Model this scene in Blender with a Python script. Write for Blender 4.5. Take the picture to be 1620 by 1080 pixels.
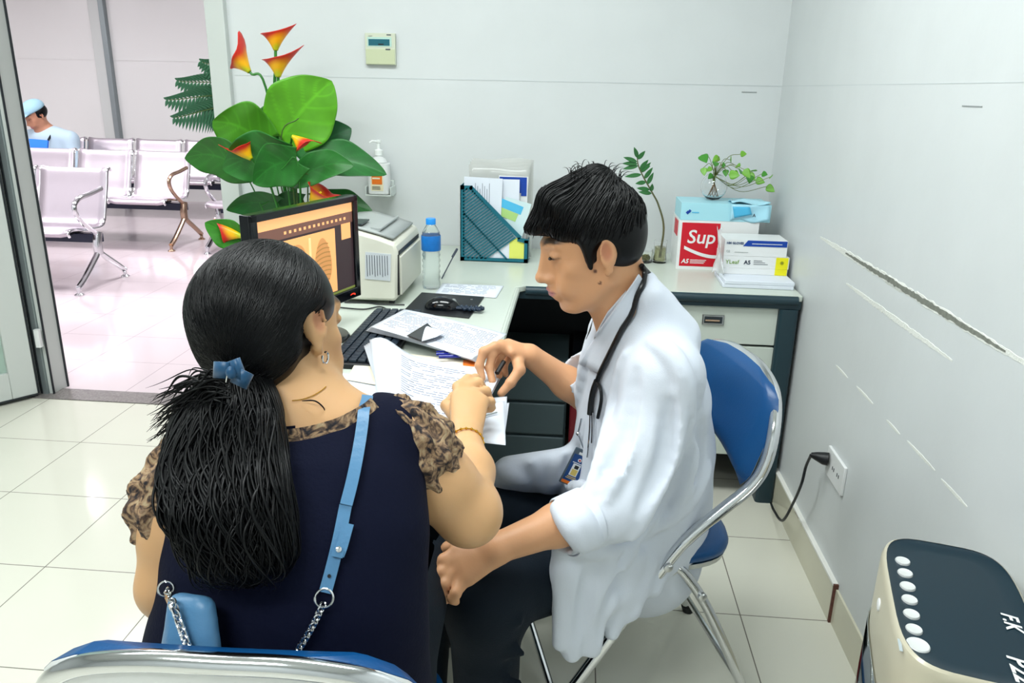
import bpy, bmesh, math, random
import numpy as np
from mathutils import Vector, Matrix, Euler, Quaternion
random.seed(7); RNG = np.random.default_rng(7)
SC = bpy.context.scene
for o in list(bpy.data.objects): bpy.data.objects.remove(o)
# ------------------------------------------------------------------ camera
CAMH = 1.36; FPX = 1234.0; YAW, PIT, ROL = -0.077, 0.314, -0.021
def _basis():
    cy, sy, cp, sp = math.cos(YAW), math.sin(YAW), math.cos(PIT), math.sin(PIT)
    F = np.array([sy*cp, cy*cp, -sp]); R = np.array([cy, -sy, 0.]); D = np.cross(F, R)
    cr, sr = math.cos(ROL), math.sin(ROL)
    return cr*R+sr*D, -sr*R+cr*D, F
CR, CD, CF = _basis()
cam_data = bpy.data.cameras.new('camera'); cam = bpy.data.objects.new('camera', cam_data)
SC.collection.objects.link(cam); SC.camera = cam
cam_data.sensor_width = 36; cam_data.lens = FPX/1620*36; cam_data.clip_start = 0.02; cam_data.clip_end = 60
mw = Matrix.Identity(4)
for i in range(3):
    mw[i][0] = CR[i]; mw[i][1] = -CD[i]; mw[i][2] = -CF[i]
mw[2][3] = CAMH; cam.matrix_world = mw
# measured sight lines of the photograph, used only to work out real positions
def ray(px, py): return CR*(px-810)+CD*(py-540)+CF*FPX
C0 = np.array([0, 0, CAMH])
def aty(px, py, y): d = ray(px, py); return C0+d*(y/d[1])
def atz(px, py, z): d = ray(px, py); return C0+d*((z-CAMH)/d[2])
def atx(px, py, x): d = ray(px, py); return C0+d*(x/d[0])
# ------------------------------------------------------------------ world, light, exposure
w = bpy.data.worlds.new('world'); SC.world = w; w.use_nodes = True
w.node_tree.nodes['Background'].inputs[0].default_value = (0.85, 0.92, 1, 1)
w.node_tree.nodes['Background'].inputs[1].default_value = 0.6
SC.view_settings.view_transform = 'Standard'; SC.view_settings.look = 'None'
SC.view_settings.exposure = 0.0; SC.view_settings.gamma = 1; SC.view_settings.use_curve_mapping = False
def area(name, loc, sx, sy, power, col, rot=(0, 0, 0)):
    l = bpy.data.lights.new(name, 'AREA'); l.shape = 'RECTANGLE'; l.size = sx; l.size_y = sy; l.energy = power; l.color = col
    o = bpy.data.objects.new(name, l); o.location = loc; o.rotation_euler = rot; SC.collection.objects.link(o); return o
LAMPS = [(-1.75, 1.5), (-0.25, 1.5), (-1.0, -0.4)]  # third entry is an unseen front fill, added to brighten the room
for k, (x, y) in enumerate(LAMPS): area('ceiling_lamp_light', (x, y, 2.63), 1.15, .5, (21, 24, 34)[k], (.95, 1, .97))
HLAMPS = [(-5.2, 4.3), (-2.6, 4.3), (-5.2, 6.4), (-2.6, 6.4), (-7.4, 5.4)]
for x, y in HLAMPS: area('hall_lamp_light', (x, y, 2.63), 1.15, .55, 41, (1, .955, .985))
# ------------------------------------------------------------------ materials
def lin(c):
    if isinstance(c, str):
        c = [int(c[i:i+2], 16)/255 for i in (0, 2, 4)]
    return tuple(x/12.92 if x <= .04045 else ((x+.055)/1.055)**2.4 for x in c)+(1,)
MATS = {}
def mat(name, col, rough=.5, metal=0, spec=.5, trans=0, ior=1.45, emit=0, noise=0, nscale=20, bump=0, bscale=60, attr=None, sheen=0, coat=0, sss=0, alpha=1, bstr=(1, 1, 1)):
    m = bpy.data.materials.new(name); m.use_nodes = True; nt = m.node_tree; b = nt.nodes['Principled BSDF']
    I = b.inputs; c = lin(col)
    I['Base Color'].default_value = c; I['Roughness'].default_value = rough; I['Metallic'].default_value = metal
    I['Specular IOR Level'].default_value = spec; I['Transmission Weight'].default_value = trans; I['IOR'].default_value = ior
    I['Coat Weight'].default_value = coat; I['Sheen Weight'].default_value = sheen; I['Alpha'].default_value = alpha
    if sss: I['Subsurface Weight'].default_value = sss; I['Subsurface Radius'].default_value = (.012, .005, .003); I['Subsurface Scale'].default_value = 1
    if emit: I['Emission Color'].default_value = c; I['Emission Strength'].default_value = emit
    tc = nt.nodes.new('ShaderNodeTexCoord')
    src = None
    if attr:
        a = nt.nodes.new('ShaderNodeVertexColor'); a.layer_name = attr; src = a.outputs[0]
        nt.links.new(src, I['Base Color'])
    if noise:
        n = nt.nodes.new('ShaderNodeTexNoise'); n.inputs['Scale'].default_value = nscale; n.inputs['Detail'].default_value = 5
        nt.links.new(tc.outputs['Object'], n.inputs['Vector'])
        mx = nt.nodes.new('ShaderNodeMix'); mx.data_type = 'RGBA'; mx.blend_type = 'MULTIPLY'; mx.inputs[0].default_value = noise
        rmp = nt.nodes.new('ShaderNodeValToRGB'); rmp.color_ramp.elements[0].position = .3; rmp.color_ramp.elements[1].position = .7
        rmp.color_ramp.elements[0].color = (.35, .35, .35, 1)
        nt.links.new(n.outputs[0], rmp.inputs[0])
        if src: nt.links.new(src, mx.inputs[6])
        else: mx.inputs[6].default_value = c
        nt.links.new(rmp.outputs[0], mx.inputs[7]); nt.links.new(mx.outputs[2], I['Base Color'])
    if bump:
        n = nt.nodes.new('ShaderNodeTexNoise'); n.inputs['Scale'].default_value = bscale; n.inputs['Detail'].default_value = 6
        mp = nt.nodes.new('ShaderNodeMapping'); mp.inputs['Scale'].default_value = bstr
        nt.links.new(tc.outputs['Object'], mp.inputs[0]); nt.links.new(mp.outputs[0], n.inputs['Vector'])
        bp = nt.nodes.new('ShaderNodeBump'); bp.inputs['Strength'].default_value = bump; bp.inputs['Distance'].default_value = .003
        nt.links.new(n.outputs[0], bp.inputs['Height']); nt.links.new(bp.outputs[0], I['Normal'])
    MATS[name] = m; return m
def tile_mat(name, col, linec, x0, y0, s, lw, rough=.12):
    m = mat(name, col, rough, spec=.5); nt = m.node_tree; b = nt.nodes['Principled BSDF']
    g = nt.nodes.new('ShaderNodeNewGeometry'); sp = nt.nodes.new('ShaderNodeSeparateXYZ'); nt.links.new(g.outputs['Position'], sp.inputs[0])
    outs = []
    for ax, o0 in ((0, x0), (1, y0)):
        a = nt.nodes.new('ShaderNodeMath'); a.operation = 'SUBTRACT'; nt.links.new(sp.outputs[ax], a.inputs[0]); a.inputs[1].default_value = o0-50*s-s/2
        d = nt.nodes.new('ShaderNodeMath'); d.operation = 'MODULO'; nt.links.new(a.outputs[0], d.inputs[0]); d.inputs[1].default_value = s
        e = nt.nodes.new('ShaderNodeMath'); e.operation = 'SUBTRACT'; nt.links.new(d.outputs[0], e.inputs[0]); e.inputs[1].default_value = s/2
        f = nt.nodes.new('ShaderNodeMath'); f.operation = 'ABSOLUTE'; nt.links.new(e.outputs[0], f.inputs[0])
        h = nt.nodes.new('ShaderNodeMath'); h.operation = 'LESS_THAN'; nt.links.new(f.outputs[0], h.inputs[0]); h.inputs[1].default_value = lw
        outs.append(h)
    mm = nt.nodes.new('ShaderNodeMath'); mm.operation = 'MAXIMUM'; nt.links.new(outs[0].outputs[0], mm.inputs[0]); nt.links.new(outs[1].outputs[0], mm.inputs[1])
    n = nt.nodes.new('ShaderNodeTexNoise'); n.inputs['Scale'].default_value = 2.5; nt.links.new(g.outputs['Position'], n.inputs['Vector'])
    v = nt.nodes.new('ShaderNodeMix'); v.data_type = 'RGBA'; c = lin(col); v.inputs[6].default_value = c; v.inputs[7].default_value = tuple(k*.93 for k in c[:3])+(1,)
    nt.links.new(n.outputs[0], v.inputs[0])
    mx = nt.nodes.new('ShaderNodeMix'); mx.data_type = 'RGBA'; nt.links.new(v.outputs[2], mx.inputs[6]); mx.inputs[7].default_value = lin(linec)
    nt.links.new(mm.outputs[0], mx.inputs[0]); nt.links.new(mx.outputs[2], b.inputs['Base Color'])
    r = nt.nodes.new('ShaderNodeMath'); r.operation = 'MULTIPLY_ADD'; nt.links.new(mm.outputs[0], r.inputs[0]); r.inputs[1].default_value = .5; r.inputs[2].default_value = rough
    nt.links.new(r.outputs[0], b.inputs['Roughness'])
    return m
# ------------------------------------------------------------------ mesh building
def V(*a): return np.array(a, float)
def nrm(v): v = np.asarray(v, float); return v/max(1e-9, np.linalg.norm(v))
def frame(t, up=None):
    t = nrm(t); up = V(0, 0, 1) if up is None else up
    if abs(np.dot(t, nrm(up))) > .97: up = V(1, 0, 0)
    a = nrm(np.cross(up, t)); b = np.cross(t, a); return a, b, t
class MB:
    def __init__(s): s.v = []; s.f = []; s.m = []; s.c = []; s.n = 0
    def add(s, v, f, mi=0, col=None):
        v = np.asarray(v, float).reshape(-1, 3)
        s.v.append(v); s.f += [tuple(int(i)+s.n for i in q) for q in f]; s.m += [mi]*len(f); s.n += len(v)
        c = np.ones((len(v), 4)) if col is None else np.broadcast_to(np.asarray(col, float), (len(v), 4)); s.c.append(c)
        return s
    def box(s, lo, hi, mi=0, rot=None, piv=None):
        x0, y0, z0 = lo; x1, y1, z1 = hi
        v = np.array([(x, y, z) for x in (x0, x1) for y in (y0, y1) for z in (z0, z1)], float)
        if rot is not None:
            p = V(*(piv if piv is not None else (np.array(lo)+np.array(hi))/2)); R = np.array(Euler(rot).to_matrix()); v = (v-p)@R.T+p
        return s.add(v, [(0, 1, 3, 2), (4, 6, 7, 5), (0, 4, 5, 1), (2, 3, 7, 6), (0, 2, 6, 4), (1, 5, 7, 3)], mi)
    def rbox(s, lo, hi, r, mi=0, seg=4, vert=True):       # box with rounded vertical edges
        x0, y0, z0 = lo; x1, y1, z1 = hi; p = []
        for cx, cy, a0 in ((x1-r, y1-r, 0), (x0+r, y1-r, 90), (x0+r, y0+r, 180), (x1-r, y0+r, 270)):
            for k in range(seg+1):
                a = math.radians(a0+90*k/seg); p.append((cx+r*math.cos(a), cy+r*math.sin(a)))
        return s.prism(p, z0, z1, mi)
    def prism(s, poly, z0, z1, mi=0, M=None):
        n = len(poly); v = np.array([(x, y, z0) for x, y in poly]+[(x, y, z1) for x, y in poly], float)
        if M is not None: v = v@np.array(M)[:3, :3].T+np.array(M)[:3, 3]
        return s.add(v, [tuple(range(n))[::-1], tuple(range(n, 2*n))]+[(i, (i+1) % n, n+(i+1) % n, n+i) for i in range(n)], mi)
    def tube(s, pts, r, n=10, mi=0, caps=True, col=None, flat=None):
        pts = np.asarray(pts, float); N = len(pts); r = np.broadcast_to(np.asarray(r, float), (N,))
        T = np.gradient(pts, axis=0); vs = []
        a, b, _ = frame(T[0]); 
        for i in range(N):
            t = nrm(T[i]); a = a-t*np.dot(a, t)
            a = nrm(a); b = np.cross(t, a)
            for k in range(n):
                q = 2*math.pi*k/n; vs.append(pts[i]+r[i]*(a*math.cos(q)*(flat or 1)+b*math.sin(q)))
        f = [(i*n+k, i*n+(k+1) % n, (i+1)*n+(k+1) % n, (i+1)*n+k) for i in range(N-1) for k in range(n)]
        if caps: f += [tuple(range(n))[::-1], tuple(range((N-1)*n, N*n))]
        if col is not None and np.ndim(col) == 2: col = np.repeat(col, n, axis=0)
        return s.add(vs, f, mi, col)
    def lathe(s, prof, n=32, mi=0, c=(0, 0, 0), axis=None, caps=True, col=None):
        vs = []; 
        if axis is None: a, b, t = V(1, 0, 0), V(0, 1, 0), V(0, 0, 1)
        else: a, b, t = frame(axis)
        c = V(*c)
        for r, z in prof:
            for k in range(n):
                q = 2*math.pi*k/n; vs.append(c+t*z+r*(a*math.cos(q)+b*math.sin(q)))
        N = len(prof)
        f = [(i*n+k, i*n+(k+1) % n, (i+1)*n+(k+1) % n, (i+1)*n+k) for i in range(N-1) for k in range(n)]
        if caps: f += [tuple(range(n))[::-1], tuple(range((N-1)*n, N*n))]
        if col is not None and np.ndim(col) == 2: col = np.repeat(col, n, axis=0)
        return s.add(vs, f, mi, col)
    def grid(s, P, mi=0, col=None, closed=False):          # P[nu][nv][3]
        P = np.asarray(P, float); nu, nv = P.shape[:2]
        f = [(i*nv+j, (i+1)*nv+j, (i+1)*nv+j+1, i*nv+j+1) for i in range(nu-1) for j in range(nv-1)]
        if closed: f += [(i*nv+nv-1, (i+1)*nv+nv-1, (i+1)*nv, i*nv) for i in range(nu-1)]
        return s.add(P, f, mi, None if col is None else np.asarray(col).reshape(-1, 4))
    def ball(s, c, r, mi=0, n=12):
        r = V(*np.broadcast_to(r, (3,))); prof = [(max(1e-4, math.sin(math.pi*i/n)), -math.cos(math.pi*i/n)) for i in range(n+1)]
        m = MB(); m.lathe(prof, n*2); return s.add(m.v[0]*r+V(*c), m.f, mi)
    def text(s, txt, size, origin, right, up, mi=0, depth=.0004, bold=0, shear=0, align='LEFT', sx=1):
        cu = bpy.data.curves.new('t', 'FONT'); cu.body = txt; cu.size = size; cu.extrude = depth; cu.offset = bold; cu.shear = shear; cu.align_x = align; cu.resolution_u = 3
        o = bpy.data.objects.new('t', cu); SC.collection.objects.link(o)
        me = bpy.data.meshes.new_from_object(o.evaluated_get(bpy.context.evaluated_depsgraph_get()))
        v = np.array([p.co[:] for p in me.vertices]); f = [tuple(p.vertices) for p in me.polygons]
        bpy.data.objects.remove(o); bpy.data.curves.remove(cu); bpy.data.meshes.remove(me)
        if len(v) == 0: return s
        right, up = nrm(right), nrm(up); nn = np.cross(right, up)
        v = V(*origin)+v[:, :1]*sx*right+v[:, 1:2]*up+v[:, 2:3]*nn
        return s.add(v, f, mi)
    def build(s, name, mats, parent=None, smooth=True, bevel=0, angle=35, solid=0, sub=0, loc=None):
        mats = mats if isinstance(mats, (list, tuple)) else [mats]
        me = bpy.data.meshes.new(name); v = np.concatenate(s.v)
        org = V(0, 0, 0)
        if loc is not None: org = V(*loc)
        elif parent is not None: org = ORG.get(parent.name, org)
        me.from_pydata((v-org).tolist(), [], s.f)
        for m in mats: me.materials.append(m)
        me.polygons.foreach_set('material_index', s.m)
        ca = me.color_attributes.new('Col', 'FLOAT_COLOR', 'POINT'); ca.data.foreach_set('color', np.concatenate(s.c).astype(np.float32).ravel())
        if smooth:
            me.polygons.foreach_set('use_smooth', [True]*len(me.polygons))
        o = bpy.data.objects.new(name, me); SC.collection.objects.link(o)
        if smooth and angle: 
            try: me.set_sharp_from_angle(angle=math.radians(angle))
            except Exception: pass
        if bevel:
            b = o.modifiers.new('bevel', 'BEVEL'); b.width = bevel; b.segments = 2; b.limit_method = 'ANGLE'; b.angle_limit = math.radians(40); b.harden_normals = False
        if solid:
            b = o.modifiers.new('solid', 'SOLIDIFY'); b.thickness = solid; b.offset = 0
        if sub:
            b = o.modifiers.new('sub', 'SUBSURF'); b.levels = sub; b.render_levels = sub
        if parent is not None: o.parent = parent
        if loc is not None: o.location = loc
        ORG[o.name] = org
        return o
ORG = {}
def tag(o, label=None, cat=None, group=None, kind=None):
    if label: o['label'] = label
    if cat: o['category'] = cat
    if group: o['group'] = group
    if kind: o['kind'] = kind
    return o
def thing(name, loc, label, cat, group=None, rz=0):
    o = bpy.data.objects.new(name, None); o.empty_display_size = .05; SC.collection.objects.link(o); o.location = loc; o.rotation_euler[2] = rz
    ORG[o.name] = V(*loc); return tag(o, label, cat, group)
def local_thing(name, label, cat, group=None):
    o = thing(name, (0, 0, 0), label, cat, group); return o
def struct(name, mb, m, **k):
    return tag(mb.build(name, m, **k), kind='structure')
def copy_tree(o, parent=None):
    c = o.copy(); SC.collection.objects.link(c); c.parent = parent; ORG[c.name] = V(0, 0, 0)
    for ch in list(o.children): copy_tree(ch, c)
    return c
def spline(pts, n=8):
    P = np.asarray(pts, float); out = []
    Q = np.vstack([2*P[0]-P[1], P, 2*P[-1]-P[-2]])
    for i in range(1, len(Q)-2):
        for k in range(n):
            t = k/n; a, b, c, d = Q[i-1], Q[i], Q[i+1], Q[i+2]
            out.append(.5*((2*b)+(-a+c)*t+(2*a-5*b+4*c-d)*t*t+(-a+3*b-3*c+d)*t**3))
    out.append(P[-1]); return np.array(out)
M = dict(
 wall=mat('wall_paint', 'd3d7d8', .42, noise=.06, nscale=6, bump=.12, bscale=35),
 hallwall=mat('hall_panel', 'e3e4e2', .22, noise=.05, nscale=1.2),
 ceil=mat('ceiling_white', 'e6e8e6', .8),
 alu=mat('white_aluminium', 'c9cecb', .35, metal=0), gray=mat('grey_aluminium', '8d9799', .35, metal=.5), dkgap=mat('dark_gasket', '20262b', .6),
 frost=mat('frosted_glass', 'c4dcd0', .35, trans=.35, ior=1.2),
 base=mat('skirting_tile', 'd2cfba', .2, noise=.1, nscale=5), basetop=mat('skirting_grout', 'e4e4de', .7), brick=mat('raw_clay', '6b4338', .8, noise=.6, nscale=150),
 stone=mat('threshold_granite', '8c8684', .25, noise=.6, nscale=120),
 chrome=mat('chrome', 'd8dadd', .12, metal=1), chromer=mat('satin_chrome', 'c4c6c8', .28, metal=1), steel=mat('perforated_steel', 'c0b8c0', .36, metal=.7),
 copper=mat('warm_chrome', 'b59a84', .25, metal=1),
 black=mat('black_plastic', '0b0e13', .45), blackg=mat('black_gloss', '070b11', .12, spec=.6), navyb=mat('navy_beam', '15203a', .4),
 blue=mat('blue_vinyl', '04457a', .34, bump=.1, bscale=250), white=mat('white_plastic', 'e4e6e6', .35), paper=mat('white_paper', 'd9dfe9', .75),
 desk=mat('desk_laminate', 'c5cdc3', .28), deskedge=mat('desk_edge', '1f363f', .4), deskdark=mat('desk_panel_dark', '0a1118', .5), drawer=mat('drawer_front', 'c3cbc2', .4),
 glass=mat('clear_glass', 'ffffff', .02, trans=1, ior=1.45), water=mat('water', 'eafaff', .0, trans=1, ior=1.33),
 beige=mat('printer_beige', 'd9d9cb', .4), pgray=mat('printer_grey', '9fa5a4', .35), pdark=mat('printer_dark', '2a3238', .3),
 red=mat('red_print', 'c80f26', .45), rblue=mat('royal_blue', '0d3f9e', .4), sky=mat('sky_blue', '4fb4de', .4), ltblue=mat('pale_blue_card', 'a6dbe8', .45),
 yellow=mat('yellow_print', 'e8e014', .45), green=mat('green_print', '7da640', .5), ink=mat('ink_grey', '3c4350', .6), teal=mat('teal_plastic', '0e6273', .38),
 orange=mat('orange_print', 'f07a22', .5), wirem=mat('black_cable', '12151a', .4), gold=mat('gold', 'd9a63a', .25, metal=1))
# ------------------------------------------------------------------ the setting
YB = 3.12; XR = .745; ZC = 2.7
FT = tile_mat('floor_tile', 'd9d8cb', '6f6a60', -1.90, 3.05, .4, .0016)
FH = tile_mat('hall_floor_tile', 'd6c9cd', '857a7e', -2.02, 3.16, .4, .0016)
struct('floor', MB().box((-4.6, -1.8, -.05), (XR+.1, 3.05, 0)), FT)
struct('floor_hall', MB().box((-10.5, 3.17, -.05), (4.0, 9.3, 0)), FH)
struct('trim_1', MB().box((-4.6, 3.05, -.05), (XR+.1, 3.17, .004)), M['stone'])
wb = MB().box((-1.36, YB, 0), (XR+.1, YB+.12, ZC)).box((-4.6, YB, 0), (-2.46, YB+.12, ZC)).box((-2.46, YB, 2.25), (-1.36, YB+.12, ZC))
struct('wall_back', wb, M['wall'])
struct('wall_right', MB().box((XR, -1.8, 0), (XR+.1, YB+.0, ZC)), M['wall'])
struct('wall_left', MB().box((-4.7, -1.8, 0), (-4.6, YB+.12, ZC)), M['wall'])
struct('wall_front', MB().box((-4.6, -1.9, 0), (XR+.1, -1.8, ZC)), M['wall'])
struct('ceiling', MB().box((-4.7, -1.9, ZC), (XR+.1, YB+.12, ZC+.1)), M['ceil'])
struct('ceiling_hall', MB().box((-10.5, YB+.12, ZC), (4.0, 9.4, ZC+.1)), M['ceil'])
struct('wall_hall_right', MB().box((4.0, YB+.12, 0), (4.1, 9.3, ZC)), M['hallwall'])
struct('wall_hall_left', MB().box((-10.6, YB+.12, 0), (-10.5, 9.3, ZC)), M['hallwall'])
struct('wall_hall_front', MB().box((-10.5, YB+.02, 0), (-4.7, YB+.12, ZC)).box((XR+.1, YB+.02, 0), (4, YB+.12, ZC)), M['hallwall'])
YF = 9.0
hw = MB().box((-10.5, YF, 0), (4, YF+.1, ZC)); struct('wall_hall_back', hw, M['hallwall'])
for i, px in enumerate((167, -215, 560)):
    p = aty(px, 111, YF-.03)
    struct('trim_%d' % (i+2), MB().box((p[0]-.10, YF-.05, 0), (p[0]+.03, YF, ZC)).box((p[0]+.03, YF-.07, 0), (p[0]+.09, YF, ZC), 1), [M['alu'], M['gray']], bevel=.004)
zl = aty(250, 95, YF)[2]
struct('trim_5', MB().box((-10.5, YF-.006, zl-.012), (4, YF, zl)), M['hallwall'])
# white conduit-thin plaster line and damage marks on the walls
zl = aty(900, 129, YB)[2]
m = MB(); m.box((-1.35, YB-.0012, zl-.002), (XR, YB, zl)); m.box((.60, YB-.002, zl-.026), (.655, YB, zl-.023), 1)
m.box((XR-.0004, 1.0, zl-.0015), (XR, YB, zl)); m.box((XR-.001, 1.58, zl-.044), (XR, 1.66, zl-.042), 1)
tag(m.build('wall_seam', [mat('seam_line', 'c3c9cb', .6), mat('plaster_chip', '8e9494', .8)]), kind='structure').name = 'trim_6'
def scrape(name, y0, y1, z, h, core, col, ecol, seed):
    r = np.random.default_rng(seed); n = 90; g = MB()
    for (a, b, hh, mi, th) in [(y0, y1, h, 0, .0007)]+([(core[0], core[1], h*.66, 1, .0011)] if core else []):
        ys = np.linspace(a, b, n); tp = np.sin(np.pi*np.linspace(.02, .98, n))**.45
        up = z+hh*tp*(.7+.5*r.random(n)); dn = z-hh*tp*(.7+.5*r.random(n)) 
        P = np.array([[(XR+.001, y, d), (XR-th, y, d+.1*(u-d)), (XR-th, y, (u+d)/2), (XR-th, y, u-.1*(u-d)), (XR+.001, y, u)] for y, u, d in zip(ys, up, dn)])
        g.grid(P, mi)
    o = g.build(name, [ecol, col]); return tag(o, kind='structure')
pl = mat('fresh_plaster', 'e2e4de', .8, bump=.6, bscale=200); gp = mat('bare_cement', '85887f', .9, noise=.5, nscale=90)
scrape('trim_7', 1.24, 2.42, .948, .0125, (1.33, 2.18), gp, pl, 1)
scrape('trim_8', 1.5, 2.14, .872, .008, None, gp, pl, 2)
for k, (a, b) in enumerate(((2.02, 2.12), (1.83, 1.95), (1.66, 1.74), (1.48, 1.62), (1.34, 1.45))): scrape('trim_%d' % (9+k), a, b, .642+.003*(k % 2), .0045, None, gp, pl, 5+k)
# skirting along the right wall with a broken end
g = MB().box((XR-.012, 1.85, 0), (XR, YB, .112)).box((XR-.014, 1.85, .112), (XR, YB, .118), 1).box((XR-.0125, 1.843, 0), (XR, 1.8505, .118), 2)
g.box((XR-.006, -1.8, 0), (XR, 1.843, .105), 0); g.box((XR-.0135, 2.2, .109), (XR, 2.24, .1165), 2)
struct('baseboard_right', g, [M['base'], M['basetop'], M['brick']])
struct('baseboard_back', MB().box((-1.36, YB-.012, 0), (XR-.014, YB, .112)), M['base'])
# door opening: right post, left jamb, open leaf with frosted glass
struct('trim_14', MB().box((-1.435, YB-.03, 0), (-1.36, YB+.13, 2.25)).box((-1.45, YB+.03, 0), (-1.435, YB+.07, 2.25)), M['alu'], bevel=.003)
g = MB().box((-2.38, YB-.02, 0), (-2.36, YB+.1, 2.25), 0).box((-2.372, YB-.024, 0), (-2.362, YB-.018, 2.25), 2).box((-2.36, YB-.025, 0), (-2.335, YB+.1, 2.25), 1).box((-2.335, YB-.015, 0), (-2.315, YB+.1, 2.25), 0).box((-2.315, YB-.022, 0), (-2.309, YB-.012, 2.25), 2).box((-2.3155, YB+.08, 0), (-2.309, YB+.09, 2.25), 2).box((-2.46, YB-.0, 0), (-2.38, YB+.1, 2.25), 0)
struct('trim_15', g, [M['alu'], M['gray'], M['dkgap']], bevel=.002)
dl = tag(thing('door_1', (-2.39, YB-.03, 0), None, None), kind='structure')
th = math.atan2(2.922-3.059, -2.437+2.336)  # swing of the leaf, from its foot line
dx = V(math.cos(th), math.sin(th), 0); dn = V(-dx[1], dx[0], 0)
def leafbox(g, a0, a1, z0, z1, t, mi=0):
    p = V(-2.375, YB-.045, 0); vs = [p+dx*a+dn*b+V(0, 0, z) for a in (a0, a1) for b in (-t/2, t/2) for z in (z0, z1)]
    g.add(vs, [(0, 1, 3, 2), (4, 6, 7, 5), (0, 4, 5, 1), (2, 3, 7, 6), (0, 2, 6, 4), (1, 5, 7, 3)], mi)
g = MB(); leafbox(g, .0, .10, .02, 2.2, .045); leafbox(g, .80, .90, .02, 2.2, .045); leafbox(g, .1, .8, .02, .14, .045); leafbox(g, .1, .8, 2.08, 2.2, .045); leafbox(g, -.008, 0, .02, 2.2, .05, 1); leafbox(g, 0, .9, .012, .02, .05, 1)
g.build('door_frame', [M['alu'], M['dkgap']], dl, bevel=.003)
g = MB(); leafbox(g, .1, .8, .14, 2.08, .008); g.build('door_pane', M['frost'], dl)
p = aty(60, 535, YB-.04); g = MB().rbox((p[0]-.012, YB-.05, p[2]-.04), (p[0]+.012, YB-.026, p[2]+.04), .006); g.build('door_hinge', M['white'], dl)
# lamps in the two ceilings, plus a housing for the added front fill
lampm = mat('lamp_diffuser', 'f4fbff', .5, emit=6)
def lamp(x, y, lab, grp):
    t = thing('ceiling_lamp', (x, y, ZC), lab % {(-1.75, 1.5): 'above the doorway side', (-.25, 1.5): 'above the two seated people', (-1.0, -.4): 'added fill behind the camera', (-5.2, 4.3): 'front left', (-2.6, 4.3): 'front right', (-5.2, 6.4): 'rear left', (-2.6, 6.4): 'rear right', (-7.4, 5.4): 'far left'}[(x, y)], 'ceiling lamp', grp)
    MB().box((x-.62, y-.3, ZC-.05), (x+.62, y+.3, ZC-.0005)).build('lamp_housing', M['white'], t, bevel=.004)
    MB().box((x-.58, y-.26, ZC-.056), (x+.58, y+.26, ZC-.05)).build('lamp_diffuser', lampm, t)
for k, (x, y) in enumerate(LAMPS): lamp(x, y, 'rectangular ceiling lamp of the consulting room, %s, out of view', 'consulting room ceiling lamps')
for k, (x, y) in enumerate(HLAMPS): lamp(x, y, 'rectangular ceiling lamp of the waiting hall, %s, out of view', 'waiting hall ceiling lamps')
# ------------------------------------------------------------------ waiting benches in the hall
SP = .53
def bench(n, lab, leg_m, only_left_leg=False):
    t = local_thing('waiting_bench', lab, 'bench', 'steel waiting benches in the hall')
    # local frame: right end of the bench at x=0, it runs towards -x, front is -y, floor z=0
    MB().box((-n*SP+.02, -.01, .30), (.02, .05, .36)).build('beam', M['navyb'], t, bevel=.004)
    for k in range(n):
        x1 = -k*SP-.03; x0 = x1-SP+.05; pr = []
        # seat and back profile (y,z)
        prof = spline([(-.24, .375), (-.25, .40), (-.20, .415), (-.05, .395), (.10, .385), (.16, .42), (.20, .52), (.25, .66), (.275, .745), (.30, .765), (.315, .75)], 5)
        P = []
        for y, z in prof:
            row = []
            for s_ in np.linspace(0, 1, 9):
                e = abs(s_-.5)*2; lip = .012*max(0, (e-.8)/.2)
                row.append((x0+(x1-x0)*s_, y-lip*.6, z+lip))
            P.append(row)
        MB().grid(P).build('seat_shell', M['steel'], t, solid=.006)
        # chrome edge frames each side
        for xx in (x0-.004, x1+.004): MB().tube([(xx, y-.004, z+.004) for y, z in prof], .009, 6).build('seat_frame', M['chrome'], t)
        MB().box((x0+.12, -.16, .355), (x1-.12, .1, .385)).build('under_bracket', M['black'], t, bevel=.004)
    for xx in ([0.0, -n*SP] if not only_left_leg else [-n*SP]):
        g = MB()
        g.tube(spline([(xx, .02, .37), (xx, .0, .30), (xx, 0, .22)], 4), .03, 12)
        g.tube(spline([(xx, -.0, .24), (xx, -.06, .19), (xx, -.20, .09), (xx, -.275, .05)], 5), [.026]*4+[.02]*12 if False else .02, 10)
        g.tube(spline([(xx, .0, .24), (xx, .07, .19), (xx, .19, .11), (xx, .275, .05)], 5), .02, 10)
        for yy in (-.275, .275): g.tube([(xx, yy, .055), (xx, yy, .015)], .013, 10); g.lathe([(.03, 0), (.03, .006), (.016, .016)], 14, c=(xx, yy, 0))
        g.build('leg', leg_m, t)
        g = MB(); g.tube(spline([(xx, .02, .35), (xx, -.08, .42), (xx, -.17, .50), (xx, -.19, .57), (xx, -.13, .615), (xx, .0, .63), (xx, .13, .65)], 6), .016, 10)
        g.build('armrest', leg_m, t)
    return t
def place(t, x, y, rz=0): t.location = (x, y, 0); t.rotation_euler[2] = rz
bA = bench(4, 'four-seat chromed steel bench nearest to the open doorway', M['chrome']); place(bA, -3.24, 5.02)
bB = bench(4, 'steel bench directly behind the nearest one, with warm-toned leg by the flowers', M['copper']); place(bB, -3.36, 6.48)
bE = copy_tree(bA); tag(bE, 'steel bench mostly hidden behind the white door post and flowers'); place(bE, -3.02+4*SP, 6.42)
bD = copy_tree(bA); tag(bD, 'far steel bench in the back row where the person in a cap sits'); place(bD, -3.6, 7.85)
bF = copy_tree(bA); tag(bF, 'steel bench in the back row, right of the seated person, behind the palm'); place(bF, -3.6+4*SP+.1, 7.85)
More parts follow.
